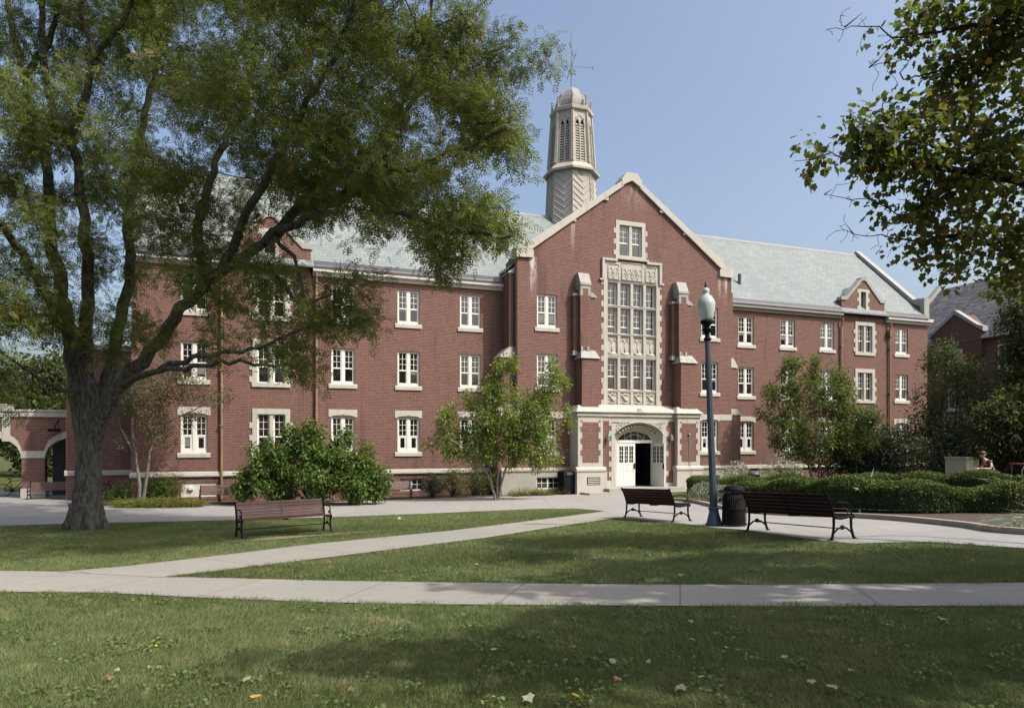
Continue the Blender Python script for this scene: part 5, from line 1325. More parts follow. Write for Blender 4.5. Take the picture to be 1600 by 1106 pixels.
small_tree('small_tree', 'green young tree with pale leaning stems behind the clipped hedge and the white flowers', G(17.5, Y), Y,
    [[(1277, 765, 0), (1266, 735, 0), (1255, 700, 0), (1240, 650, .1), (1232, 600, .2)], [(1279, 765, 0), (1290, 730, .1), (1300, 690, .2), (1315, 640, .2)], [(1276, 765, 0), (1302, 735, -.2), (1322, 705, -.3), (1345, 670, -.4)], [(1278, 765, 0), (1280, 710, .2), (1275, 650, .2), (1268, 600, .2)]],
    [(1210, 640, 26), (1205, 610, 14), (1235, 600, 26), (1228, 570, 12), (1245, 570, 10), (1268, 580, 16), (1275, 562, 9), (1270, 620, 34), (1310, 625, 34), (1312, 592, 12), (1300, 575, 8), (1340, 655, 28), (1362, 650, 12), (1235, 670, 34), (1280, 680, 42), (1325, 690, 34), (1350, 685, 18), (1225, 700, 18), (1250, 712, 16), (1320, 610, 16)],
    800, 15, .16, .15, .45, M['small_dark'], M['bark_grey'], .09)
Y = 29.85
small_tree('small_tree', 'sparse brownish small tree with two stems under the locust by the hall corner', G(-16.3, Y), Y,
    [[(217, 796, 0), (217, 750, 0), (210, 700, 0), (206, 650, .2), (215, 600, .3)], [(221, 796, 0), (230, 740, 0), (238, 690, 0), (262, 660, -.1), (300, 642, -.2), (330, 625, -.3)], [(212, 710, 0), (190, 670, .2), (180, 630, .3)]],
    [(230, 620, 36), (195, 640, 24), (265, 610, 32), (300, 600, 26), (335, 625, 20), (245, 665, 26), (215, 585, 26), (275, 580, 24), (300, 655, 14), (265, 690, 12), (360, 615, 10), (190, 690, 14)],
    480, 9, .15, .10, .42, M['dry_tree'], M['bark_grey'], .11)
Y = 36.5
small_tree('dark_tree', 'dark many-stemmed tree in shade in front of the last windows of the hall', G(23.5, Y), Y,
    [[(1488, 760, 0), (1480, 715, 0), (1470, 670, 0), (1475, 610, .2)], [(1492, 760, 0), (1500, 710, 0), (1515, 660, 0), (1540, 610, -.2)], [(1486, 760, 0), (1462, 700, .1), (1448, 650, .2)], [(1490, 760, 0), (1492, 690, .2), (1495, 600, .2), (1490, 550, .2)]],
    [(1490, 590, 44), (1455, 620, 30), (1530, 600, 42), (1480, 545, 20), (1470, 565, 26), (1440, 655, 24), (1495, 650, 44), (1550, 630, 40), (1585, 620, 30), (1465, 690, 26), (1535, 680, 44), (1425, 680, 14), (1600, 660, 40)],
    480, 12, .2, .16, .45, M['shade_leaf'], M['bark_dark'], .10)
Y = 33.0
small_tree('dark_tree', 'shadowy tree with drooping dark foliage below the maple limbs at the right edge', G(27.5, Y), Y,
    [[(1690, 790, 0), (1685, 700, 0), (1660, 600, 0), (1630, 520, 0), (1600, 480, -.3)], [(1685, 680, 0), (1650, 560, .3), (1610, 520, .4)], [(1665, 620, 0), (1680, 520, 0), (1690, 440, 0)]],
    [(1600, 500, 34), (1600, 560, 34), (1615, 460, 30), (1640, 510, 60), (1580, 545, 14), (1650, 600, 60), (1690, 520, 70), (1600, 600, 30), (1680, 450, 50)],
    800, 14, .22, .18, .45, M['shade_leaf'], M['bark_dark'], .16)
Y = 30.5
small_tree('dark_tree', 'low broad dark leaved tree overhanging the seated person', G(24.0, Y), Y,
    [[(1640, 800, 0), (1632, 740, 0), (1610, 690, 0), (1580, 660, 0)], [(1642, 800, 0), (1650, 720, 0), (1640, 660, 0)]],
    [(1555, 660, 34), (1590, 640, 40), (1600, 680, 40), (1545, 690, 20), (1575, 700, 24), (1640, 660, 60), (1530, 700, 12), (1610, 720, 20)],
    600, 14, .18, .16, .5, M['shade_leaf'], M['bark_dark'], .12)  # dark leaf colour stands in for shade that misses this tree
# trees beyond the arcade
for i, (px, Y, h, label) in enumerate(((-60, 62, 9.5, 'green tree seen through the left arch of the arcade'), (60, 58, 10.5, 'broad leafy tree rising behind the arcade parapet'), (140, 66, 12.5, 'tall green tree behind the arcade, half hidden by the locust trunk'), (-230, 60, 8, 'green tree beyond the arcade at the outer left'))):
    x = (px - 800) * Y / F; t = Tree('background_tree', G(x, Y), label, group='trees beyond the arcade')
    b_ = G(x, Y); t.limb([b_, b_ + Vector((.1, 0, h * .4)), b_ + Vector((0, .2, h * .8))], .22, .06, 8)
    a = []
    while len(a) < 380:
        q = t.rgen.uniform(-1, 1, 3)
        if q @ q < 1: a.append(np.array(b_) + np.array([0, 0, h * .5]) + q * np.array([4.6, 3.2, h * .5]))
    t.grow(a, .6, .3); t.finish(M['bark_dark'], .008, .42); t.crown(M['shade_leaf'], 13, .35, .36, .6, 'kite', .08, .2)

# ================================================================== SHRUBS, HEDGES, LOW PLANTS
def shrub(name, label, cat, base, rad, n, L, wid, mat, kind='bent', lumps=9, group=None, droop=.3, stems=True, fill=.25, core=True):
    root = empty(name, base); tag(root, label, cat, group)
    g = np.random.default_rng(sum(map(ord, label)))
    c = unit(g.normal(size=(lumps, 3))); c[:, 2] = np.abs(c[:, 2]) * 1.1 - .25
    c *= .55 + .2 * g.random((lumps, 1)); rr = .34 + .2 * g.random(lumps)
    k = g.integers(0, lumps, n); dv = unit(g.normal(size=(n, 3)))
    rad_ = np.where(g.random(n) < fill, g.random(n) ** .5, .86 + .2 * g.random(n))
    p = (c[k] + dv * (rr[k] * rad_)[:, None]); rad = np.array(rad)
    p = p * rad + np.array([0, 0, rad[2] * .55])
    ok = p[:, 2] > .02; p = p[ok]; dv = dv[ok]
    d = dv * .8 + g.normal(size=p.shape) * .5 + np.array([0, 0, -droop]); m = len(p)
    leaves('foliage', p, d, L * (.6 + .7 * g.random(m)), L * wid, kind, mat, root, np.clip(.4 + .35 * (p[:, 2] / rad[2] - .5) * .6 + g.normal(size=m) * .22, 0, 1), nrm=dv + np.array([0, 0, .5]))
    if stems:
        s = MB()
        for q in range(lumps): s.tube([(c[q][0] * .1, c[q][1] * .1, -.05), Vector(c[q] * rad * .5) + Vector((0, 0, rad[2] * .3)), Vector(c[q] * rad) + Vector((0, 0, rad[2] * .55))], [.025, .018, .006], 5)
        s.build('stems', M['bark_dark'], root, True)
    return root
YS = 30.4
sh = Tree('spreading_shrub', G((490 - 800) * YS / F, YS), 'large spreading glossy green shrub hiding the wall between two benches', 'shrub')
for ex, ez in ((380, 735), (410, 700), (450, 680), (485, 672), (530, 690), (570, 715), (600, 745), (470, 740), (540, 745)): sh.limb([W(488 + (ex - 488) * .06, 784, YS), W(488 + (ex - 488) * .5, 784 - (784 - ez) * .6, YS + sh.rgen.normal() * .5), W(ex, ez, YS + sh.rgen.normal() * .8)], .04, .012, 5)
SB = [(440, 714, 24), (405, 722, 18), (385, 742, 16), (478, 700, 25), (520, 712, 26), (556, 725, 22), (588, 738, 17), (602, 752, 9), (425, 745, 32), (500, 745, 42), (560, 757, 30), (482, 668, 8), (540, 684, 12), (455, 676, 10), (392, 700, 7), (500, 676, 8), (575, 700, 8), (380, 765, 14), (440, 770, 20), (590, 768, 14), (420, 690, 8)]
sh.grow(blob_points(SB, 620, sh.rgen, lambda b: (YS, max(.35, b[2] / F * YS * 1.25)), .8), .3, .2, .03, 5); sh.finish(M['bark_dark'], .004, .4, trunk_name='stems')
sh.crown(M['shrub'], 22, .15, .155, .5, 'bent', .04, .6, name='foliage')
shrub('yew_shrub', 'low dark spreading yew behind the hedge below the stone mullioned hall windows', 'shrub', G(21.0, 40.5), (3.4, 1.6, 2.3), 15000, .2, .4, M['conifer'], 'kite', 22, droop=.1)
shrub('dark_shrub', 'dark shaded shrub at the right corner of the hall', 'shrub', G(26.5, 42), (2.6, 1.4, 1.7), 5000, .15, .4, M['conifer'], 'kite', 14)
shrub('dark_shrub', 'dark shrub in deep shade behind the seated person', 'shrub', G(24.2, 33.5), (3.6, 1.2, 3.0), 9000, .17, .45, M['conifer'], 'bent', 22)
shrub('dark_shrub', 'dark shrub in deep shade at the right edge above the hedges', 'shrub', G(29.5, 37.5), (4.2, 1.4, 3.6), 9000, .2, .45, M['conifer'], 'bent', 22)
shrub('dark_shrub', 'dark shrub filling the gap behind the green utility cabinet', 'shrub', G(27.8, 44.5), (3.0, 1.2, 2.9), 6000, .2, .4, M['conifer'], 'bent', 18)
def at_l(x, y): p = L2W(x, y); return G(p.x, p.y)
shrub('dark_shrub', 'small dense dark shrub beside the wall bench right of the big shrub', 'shrub', at_l(1.7, -1.15), (.85, .6, .85), 3000, .07, .5, M['conifer'], 'bent', 10)
for x, w_, h_, lab in ((2.75, .75, 1.0, 'loose rose bush beside the dark shrub at the left wing wall'), (3.9, .85, 1.15, 'taller rose bush left of the young tree at the left wing wall'), (5.0, .6, .8, 'rose bush behind the stems of the young tree')):
    shrub('rose_bush', lab, 'shrub', at_l(x, -1.0), (w_, .6, h_), 2200, .075, .55, M['rose'], 'bent', 11, 'rose bushes along the left wing')
shrub('round_shrub', 'small green shrub beside the dark bicycle near the hall corner', 'shrub', G(-17.6, 30.6), (.6, .5, .75), 1800, .09, .5, M['small_dark'], 'bent', 9)
shrub('round_shrub', 'green shrub behind the two stemmed tree at the hall corner', 'shrub', G(-15.9, 31.0), (1.1, .5, .9), 2600, .09, .5, M['small_dark'], 'bent', 12)
shrub('flowering_shrub', 'white flowering shrub behind the clipped hedge right of the lamp post', 'shrub', G(11.5, 34.0), (1.15, .8, 1.05), 3200, .07, .6, M['white_fl'], 'bent', 11)
shrub('flowering_shrub', 'white flowering shrub against the brick wall behind the long hedge', 'shrub', G(15.2, 38.5), (1.3, .8, 1.25), 3000, .08, .6, M['white_fl'], 'bent', 11)
shrub('lavender_clump', 'low grey green lavender clump along the kerb behind the middle bench', 'plant', G(7.55, 25.3), (1.0, .9, .5), 3500, .09, .22, M['grey_leaf'], 'kite', 12, droop=-.4)

def blades(name, label, cat, base, rx, ry, n, L, wid, mat, lean=.5, group=None, up=.7):
    root = empty(name, base); tag(root, label, cat, group); g = np.random.default_rng(sum(map(ord, label)))
    p = np.stack([g.uniform(-rx, rx, n), g.uniform(-ry, ry, n), np.zeros(n)], -1); p = p[(p[:, 0] / rx) ** 2 + (p[:, 1] / ry) ** 2 < 1]; n = len(p)
    d = np.stack([p[:, 0] / rx * lean, p[:, 1] / ry * lean, np.full(n, up)], -1) + g.normal(size=(n, 3)) * .28
    l = L * (.6 + .6 * g.random(n)); d = unit(d); r = g.random(n)
    d2 = unit(d + np.array([0, 0, -.75]) + p * .2)
    leaves('blades', p, d, l * .55, wid, 'kite', mat, root, r); leaves('tips', p + d * (l * .5)[:, None], d2, l * .55, wid, 'kite', mat, root, r)
    return root
blades('ornamental_grass', 'yellow green clumping grass at the foot of the two stemmed tree', 'plant', G(-15.4, 29.7), 1.9, .5, 2200, .55, .025, M['yellow_leaf'])
for x, lab in ((6.0, 'small yellowing grass tuft right of the young tree stems'), (6.7, 'yellow grass tuft under the brick corner left of the entrance'), (7.3, 'grass tuft just left of the basement window beside the bin'), (8.35, 'green tuft between the basement window and the black bin')):
    blades('grass_tuft', lab, 'plant', at_l(x, -1.95), .3, .22, 260, .5, .02, M['yellow_leaf'], group='grass tufts by the stone plinth')
for x, y, lab in ((9.6, 18.6, 'spiky pale leaved plant between the hedges, the leftmost one'), (11.3, 19.6, 'spiky pale plant with broad blades between the two hedges'), (15.2, 20.6, 'pale bladed plant at the right frame edge above the hedge')):
    blades('spiky_plant', lab, 'plant', G(x, y), .45, .35, 60, 1.25, .05, M['grey_leaf'], .8, 'spiky plants in the hedge bed')
blades('silver_plant', 'silvery grass like plant spilling over the kerb at the right frame edge', 'plant', G(9.95, 12.75), .62, .55, 900, .6, .012, M['grey_leaf'], .9, up=.45)
blades('kerb_plant', 'thin grassy plant on the kerb corner behind the middle bench', 'plant', G(7.0, 26.0), .25, .25, 120, .55, .02, M['yellow_leaf'])

def hedge(name, label, path, width, height, n, mat='hedge', zoff=.05):
    pts = resample([Vector((*p, 0)) for p in path], .3); b0 = pts[0]
    root = empty(name, G(b0.x, b0.y)); tag(root, label, 'hedge', 'clipped hedges'); g = np.random.default_rng(sum(map(ord, label)))
    hh_ = np.interp(np.linspace(0, 1, len(pts)), np.linspace(0, 1, len(height)), height) if hasattr(height, '__len__') else np.full(len(pts), height); height = float(hh_.mean())
    base = np.array(root.location); P = np.array([[p.x, p.y] for p in pts]); T = np.gradient(P, axis=0); T /= np.linalg.norm(T, axis=1)[:, None]; Nn = np.stack([-T[:, 1], T[:, 0]], -1)
    prof = []
    for k in range(13):
        a = math.pi * k / 12; c, s = math.cos(a), math.sin(a)
        prof.append((math.copysign(abs(c) ** .45, c) * .5, .12 + .88 * abs(s) ** .4 if 0 < k < 12 else .08))
    prof = np.array(prof); hn = np.sin(np.arange(len(P)) * 1.15) * .08 + np.sin(np.arange(len(P)) * .47 + 2) * .04 + g.normal(size=len(P)) * .02
    wn = 1 + np.sin(np.arange(len(P)) * 1.15 + .4) * .17 + g.normal(size=len(P)) * .03
    endt = np.minimum(1, np.minimum(np.arange(len(P)), np.arange(len(P))[::-1]) / 1.6 + .35)
    V = P[:, None, :] + Nn[:, None, :] * (prof[None, :, :1] * width * (wn * endt)[:, None, None])
    Zg = gz(P[:, 0], P[:, 1])[:, None] + zoff
    Z = Zg + prof[None, :, 1] * (hh_ + hn)[:, None] * (.75 + .25 * endt[:, None])
    S = np.concatenate([V, Z[..., None]], -1) - base
    i = g.integers(0, len(P) - 1, n); j = g.integers(0, 12, n); u = g.random((n, 1)); v = g.random((n, 1))
    q = S[i, j] * (1 - u) * (1 - v) + S[i + 1, j] * u * (1 - v) + S[i, j + 1] * (1 - u) * v + S[i + 1, j + 1] * u * v
    nr = unit(np.cross(S[i + 1, j] - S[i, j], S[i, j + 1] - S[i, j])); cen = np.concatenate([P[i], (Zg[i, 0] + height * .5)[:, None]], -1) - base
    nr *= np.sign(np.sum(nr * (q - cen), -1, keepdims=True))
    lump = .5 + .5 * np.sin(q[:, 0] * 5.1 + np.sin(q[:, 2] * 7) * 1.3) * np.sin(q[:, 1] * 4.3 + q[:, 2] * 5) * .6 + .4 * np.sin(q[:, 0] * 13 + q[:, 2] * 9) * np.sin(q[:, 1] * 12 + q[:, 2] * 8)
    q = q + nr * (g.normal(size=(n, 1)) * .022 + lump[:, None] * .055 - .01)
    leaves('foliage', q, nr * .5 + g.normal(size=q.shape) * .6 + np.array([0, 0, .35]), .046 * (.6 + .8 * g.random(n)), .028, 'kite', M[mat], root, np.clip(.12 + .45 * lump + g.normal(size=n) * .22 + .22 * np.maximum(nr[:, 2], 0), 0, .94) + (g.random(n) < .012) * .06, nrm=nr)  # light painted into leaf tone: paler on top and bulges, darker on sides
    core = cen[:, None] if False else None
    S2 = S.copy(); mid = np.concatenate([P, (Zg[:, 0] + height * .45)[:, None]], -1) - base
    S2 = mid[:, None, :] + (S2 - mid[:, None, :]) * .88
    nx = 13; ii = (np.arange(len(P) - 1)[:, None] * nx + np.arange(nx - 1)[None]).ravel()
    np_mesh('dark_core', S2.reshape(-1, 3), np.stack([ii, ii + nx, ii + nx + 1, ii + 1], -1).ravel(), np.arange(len(ii)) * 4, M['conifer'], np.full(len(P) * nx, .1), root)  # added solid dark shell inside the foliage to block light, not real branches
    return root
hedge('clipped_hedge', 'long clipped hedge along the kerb, directly behind the dark bench beside the bin', [(7.7, 22.6), (8.3, 20.6), (9.0, 19.0), (9.7, 17.9), (10.5, 17.3), (11.8, 16.8), (13.2, 16.2), (15, 15.4), (18, 14.2)], 1.05, (.62, .82, .86, .78, .62, .60, .60, .64, .66), 105000)
hedge('clipped_hedge', 'clipped hedge in the second row, in front of the utility cabinet', [(13.6, 27.0), (14.6, 26.4), (15.6, 25.2), (16.8, 23.9), (18.5, 22.4), (20.0, 21.0)], 1.0, (.72, .80, .78, .66, .42, .32), 50000)
hedge('clipped_hedge', 'short clipped hedge between the entrance walk and the lamp post', [(7.6, 29.6), (8.6, 29.2), (9.7, 28.7), (10.8, 28.1), (11.8, 27.4)], 1.0, .78, 24000)
blades('orange_plant', 'orange leaved stems poking out of the right hedge', 'plant', G(13.1, 16.2, .75), .5, .3, 30, .5, .07, leaf_mat('orange_leaf', [(0, (.3, .10, .03)), (1, (.45, .2, .08))]), .6)

# ================================================================== GRASS
def in_poly(x, y, poly):
    inside = np.zeros(len(x), bool); n = len(poly); j = n - 1
    for i in range(n):
        xi, yi = poly[i]; xj, yj = poly[j]
        c = ((yi > y) != (yj > y)) & (x < (xj - xi) * (y - yi) / (yj - yi + 1e-12) + xi)
        inside ^= c; j = i
    return inside
POLYS = [WALK_LO + WALK_UP[::-1], DIAG_LO + DIAG_UP[::-1], PLAZA_LO + PLAZA_UP[::-1], [(p[0], p[1]) for p in KERB] + [(32, 6), (30, 30), (14, 44)]]
POLYS[0] = WALK_LO + WALK_UP[::-1]
def near_edge(x, y):
    return None
gx, gy, gl_ = [], [], []
def scatter(y0, y1, dens, xr=1.0):
    n = int(dens * (y1 - y0) * (y0 + y1) * .80)
    y = np.sqrt(rng.uniform(y0 ** 2, y1 ** 2, n)); x = rng.uniform(-.80, .80, n) * y * xr + rng.uniform(-.5, .5, n)
    gx.append(x); gy.append(y); gl_.append(np.full(n, y1))
scatter(3.3, 5.5, 6500); scatter(5.5, 8, 4200); scatter(8, 12, 2300); scatter(12, 17, 1100); scatter(17, 25, 550)
x = np.concatenate(gx); y = np.concatenate(gy)
jx = x + rng.normal(size=len(x)) * .04 + .09 * np.sin(x * 3.1 + y * 2.3) * np.sin(x * 7.3); jy = y + rng.normal(size=len(x)) * .04 + .09 * np.sin(x * 2.7) * np.sin(x * 6.1 + y)
keep = ~(in_poly(jx, jy, POLYS[0]) | in_poly(jx, jy, POLYS[1]) | in_poly(jx, jy, POLYS[2]) | in_poly(x, y, POLYS[3]))
bare1 = np.exp(-(((x + 5.1) / 1.7) ** 2 + ((y - 16.2) / .55) ** 2))          # worn earth in front of the left bench
keep &= rng.random(len(x)) > bare1 * .8
x = x[keep]; y = y[keep]; n = len(x)
p = np.stack([x, y, gz(x, y) - .004], -1)
tuft = .5 + .5 * np.sin(x * 2.1 + np.sin(y * 1.7)) * np.sin(y * 2.6 + np.sin(x * 1.3 + 2))
fine = np.sin(x * 11 + np.sin(y * 9)) * np.sin(y * 12 + np.sin(x * 8 + 1)); h = (.036 + .034 * rng.random(n)) * (.75 + .45 * tuft) * (1 + .35 * fine)
lean_dir = np.stack([np.sin(x * .9 + y * .6), np.cos(y * .8 - x * .4), np.zeros(n)], -1) * .45
d = np.array([0, 0, 1.0]) + rng.normal(size=(n, 3)) * np.array([.55, .55, .12]) + lean_dir
g = leaves('grass', p, d, h, .0045 * (.6 + y / 9), 'blade', M['blade'], None, np.clip(.5 + rng.normal(size=n) * .25 + .22 * fine, 0, 1), nrm=np.zeros(3))
tag(g, kind='stuff')
nc = 230; cy_ = rng.uniform(3.6, 11, nc); cx_ = rng.uniform(-.78, .78, nc) * cy_
k = np.repeat(np.arange(nc), 26); wx = cx_[k] + rng.normal(size=len(k)) * .07; wy = cy_[k] + rng.normal(size=len(k)) * .07
ok = ~(in_poly(wx, wy, POLYS[0]) | in_poly(wx, wy, POLYS[1]) | in_poly(wx, wy, POLYS[2])); wx = wx[ok]; wy = wy[ok]
wd_ = rng.normal(size=(len(wx), 3)); wd_[:, 2] = .35 + .2 * rng.random(len(wx))
tag(leaves('clover', np.stack([wx, wy, gz(wx, wy) + .02], -1), wd_, .035, .028, 'kite', leaf_mat('clover_leaf', [(0, (.05, .09, .025)), (1, (.12, .16, .05))], .2)), kind='stuff')
# a patch of worn earth in front of the bench on the left lawn
wp = MB(); ring = []
for k in range(40):
    a = 2 * math.pi * k / 40; r = 1 + .12 * math.sin(3 * a + 1) + .08 * math.sin(7 * a)
    X_, Y_ = -5.1 + 1.75 * r * math.cos(a) * .9 + .45 * math.sin(a), 16.25 + .55 * r * math.sin(a) + .75 * math.cos(a)
    ring.append((X_, Y_, float(gz(X_, Y_)) + .012))
wp.add(ring + [(-5.1, 16.25, float(gz(-5.1, 16.25)) + .014)], [(k, (k + 1) % 40, 40) for k in range(40)])
tag(wp.build('worn_earth', simple('worn_earth', (.20, .165, .115), .95, var=.35, nscale=5, spec=.1, bump=.4)), kind='structure')

# fallen leaves
leafmats = {'tan': leaf_mat('fallen_tan', [(0, (.28, .23, .15)), (1, (.28, .23, .15))], .1), 'pale green': leaf_mat('fallen_pale', [(0, (.26, .27, .17)), (1, (.26, .27, .17))], .1),
            'rust': leaf_mat('fallen_rust', [(0, (.20, .10, .06)), (1, (.20, .10, .06))], .1), 'yellow': leaf_mat('fallen_yellow', [(0, (.45, .30, .04)), (1, (.45, .30, .04))], .1)}
tv, tf = LEAF['maple']
protos = {}
def fallen(px, py, kind, size=.11):
    lo, hi = 2.0, 60.0
    for _ in range(50):
        d_ = (lo + hi) / 2; xx = (px - 800) / F * d_
        if 694 - F * (float(gz(xx, d_)) - CAMZ) / d_ > py: lo = d_
        else: hi = d_
    if kind not in protos:
        me = bpy.data.meshes.new('fallen_leaf'); me.from_pydata([(v[0] - .4, v[1], v[2] * 2.2 + .22 * (v[1] ** 2) + .12 * (v[0] - .4) ** 2) for v in tv], [], tf); me.materials.append(leafmats[kind]); protos[kind] = me
    o = bpy.data.objects.new('fallen_leaf', protos[kind]); COL.objects.link(o)
    o.location = G(xx, d_, .045 if py > 950 else .05); o.scale = (size * .40,) * 3
    o.rotation_euler = (random.uniform(-.3, .3), random.uniform(-.3, .3), random.uniform(0, 6.28))
    tag(o, {'tan': 'curled tan maple leaf fallen on the lawn', 'pale green': 'pale green maple leaf fallen on the lawn', 'rust': 'rust red maple leaf fallen on the lawn', 'yellow': 'yellow maple leaf fallen on the lawn'}[kind], 'leaf', 'fallen leaves on the lawn')
for px, py, k, s in ((62, 963, 'rust', .09), (195, 1010, 'rust', .11), (242, 1016, 'yellow', .12), (172, 1067, 'rust', .11), (183, 1055, 'pale green', .08), (384, 1071, 'tan', .16), (399, 1098, 'yellow', .14), (438, 1061, 'rust', .08), (305, 967, 'pale green', .10), (590, 956, 'tan', .12), (557, 958, 'yellow', .10),
                         (446, 1012, 'rust', .09), (575, 1066, 'rust', .1), (573, 1079, 'rust', .1), (548, 1087, 'rust', .1), (771, 1023, 'pale green', .12), (895, 1018, 'rust', .12), (958, 1042, 'pale green', .13), (1013, 1043, 'pale green', .11), (964, 1070, 'rust', .12), (1064, 1085, 'pale green', .19), (1068, 1071, 'tan', .09), (1095, 1067, 'tan', .09),
                         (900, 1097, 'yellow', .11), (826, 1101, 'pale green', .15), (1082, 1007, 'pale green', .11), (1136, 1020, 'pale green', .1), (1153, 1024, 'rust', .1), (1267, 994, 'rust', .13), (1147, 971, 'yellow', .09), (1302, 1084, 'pale green', .17), (1329, 1057, 'pale green', .11), (1225, 1035, 'tan', .12), (1472, 974, 'yellow', .14), (1375, 958, 'tan', .12), (1547, 991, 'tan', .1), (1388, 983, 'pale green', .08), (897, 973, 'rust', .1), (1080, 978, 'pale green', .1), (1268, 1075, 'pale green', .11),
                         (763, 934, 'pale green', .1), (945, 934, 'tan', .1), (1205, 961, 'rust', .1), (930, 876, 'tan', .13), (859, 867, 'yellow', .11), (1064, 904, 'pale green', .13), (745, 886, 'tan', .12), (697, 852, 'tan', .12), (1260, 847, 'tan', .12), (1330, 872, 'pale green', .12), (545, 908, 'rust', .1), (1420, 860, 'tan', .12), (1520, 880, 'tan', .12), (820, 990, 'tan', .1), (700, 1005, 'rust', .1), (640, 980, 'tan', .1)):
    fallen(px, py, k, s)

# ================================================================== FURNITURE
def make_bench(wood):
    root = empty('park_bench')
    H = 1.10
    for s in (-1, 1):
        f = MB(); x = s * H
        f.tube([(x, -.24, 0), (x, -.20, .05), (x, -.165, .2), (x, -.15, .4), (x, -.19, .56), (x, -.25, .70), (x, -.30, .80)], [.026, .024, .022, .025, .024, .022, .024], 8)
        f.ball((x, -.305, .81), (.028, .035, .03))
        f.tube([(x, .33, 0), (x, .29, .05), (x, .25, .2), (x, .25, .33), (x, .27, .41)], [.026, .024, .022, .024, .026], 8)
        f.tube([(x, -.16, .40), (x, .0, .375), (x, .15, .39), (x, .27, .41), (x, .31, .40)], .024, 8)
        f.ball((x, .30, .405), (.03, .04, .04))
        f.tube([(x, -.235, .02), (x, -.16, .13), (x, -.06, .20), (x, .04, .215), (x, .14, .20), (x, .24, .13), (x, .32, .02)], .017, 7)
        f.ball((x, .04, .215), (.022, .062, .045))
        f.box(x - .03, x + .03, -.28, -.2, 0, .015); f.box(x - .03, x + .03, .28, .37, 0, .015)
        e = f.build('end_frame', M['iron'], root, True)
        a = MB(); a.tube([(x, -.215, .62), (x, -.1, .655), (x, .06, .66), (x, .19, .645), (x, .24, .59), (x, .23, .52), (x, .17, .475), (x, .14, .5), (x, .16, .53)], .0155, 7); a.tube([(x, .23, .52), (x, .27, .46), (x, .27, .41)], .0155, 7)
        a.build('armrest', M['iron'], e, True)
    r = MB(); r.tube([(-H, .04, .19), (H, .04, .19)], .011, 6); r.build('stretcher_rod', M['iron'], root)
    b = MB(); prof = [(-.152, .435), (-.176, .505), (-.205, .575), (-.235, .645), (-.265, .715), (-.292, .785)]
    for (yy, zz) in prof:
        dy, dz = -.012, .029
        for x0, x1 in ((-H + .02, -.004), (.004, H - .02)):
            b.prism([(yy + dy + .014, zz + dz + .004), (yy - dy + .014, zz - dz + .004), (yy - dy - .012, zz - dz - .006), (yy + dy - .012, zz + dz - .006)], x0, x1, 'x')
    b.build('backrest', wood, root)
    b = MB()
    for yy, zz in ((-.11, .405), (-.045, .398), (.02, .396), (.085, .40), (.15, .406), (.215, .416), (.28, .422)):
        for x0, x1 in ((-H + .02, -.004), (.004, H - .02)): b.box(x0, x1, yy - .027, yy + .027, zz, zz + .026)
    b.build('seat', wood, root)
    b = MB(); b.tube([(0, -.13, .385), (0, .05, .375), (0, .27, .395)], .02, 6); b.tube([(0, -.15, .40), (0, -.19, .56), (0, -.31, .80)], .012, 6); b.build('centre_strap', M['iron'], root)
    return root
def place(o, x, y, rz, z=None):
    o.location = G(x, y, .02) if z is None else (x, y, z)
    o.rotation_euler = (0, 0, rz); return o
# bench direction from its rear feet; front is +y locally
def bench_between(o, a, b):
    """a, b: left and right rear foot as seen by someone sitting on it facing +y -> local x runs a->b"""
    a = Vector(a); b = Vector(b); d = (b - a); rz = math.atan2(d.y, d.x); m = (a + b) / 2
    f = Vector((-math.sin(rz), math.cos(rz))) * .24
    o.location = G(m.x + f.x, m.y + f.y, .02); o.rotation_euler = (0, math.atan2(-(float(gz(b.x, b.y)) - float(gz(a.x, a.y))), d.length), rz)
GB = 'slatted park benches'
def bench(o, a, b, label):
    bench_between(o, a, b); tag(o, label, 'bench', GB)
b1 = make_bench(M['bench_dark']); bench(b1, (4.86, 14.17), (5.66, 12.1), 'dark brown slatted bench right of the ribbed litter bin, seen from behind')
b2 = copy_tree(b1); bench(b2, (3.12, 19.15), (4.03, 17.01), 'dark slatted bench seen from behind on the plaza corner left of the lamp post')
b3 = make_bench(M['bench_wood']); bench(b3, (-4.92, 17.94), (-6.75, 16.55), 'reddish slatted bench facing us on the left lawn beside bare earth')
def wall_bench(lx, ly, label):
    o = copy_tree(b3); p = L2W(lx, ly); o.location = G(p.x, p.y, .05); o.rotation_euler = (0, 0, TH + math.pi); tag(o, label, 'bench', GB)
wall_bench(-7.95, -1.15, 'slatted bench against the hall wall left of the large round shrub')
wall_bench(-.55, -1.15, 'slatted bench against the hall wall right of the large round shrub, partly in its shade')
o = copy_tree(b3); o.location = G(-23.0, 34.35, .03); o.rotation_euler = (0, 0, TH + math.pi); tag(o, 'slatted bench in front of the arcade pier, beside the locust trunk', 'bench', GB)

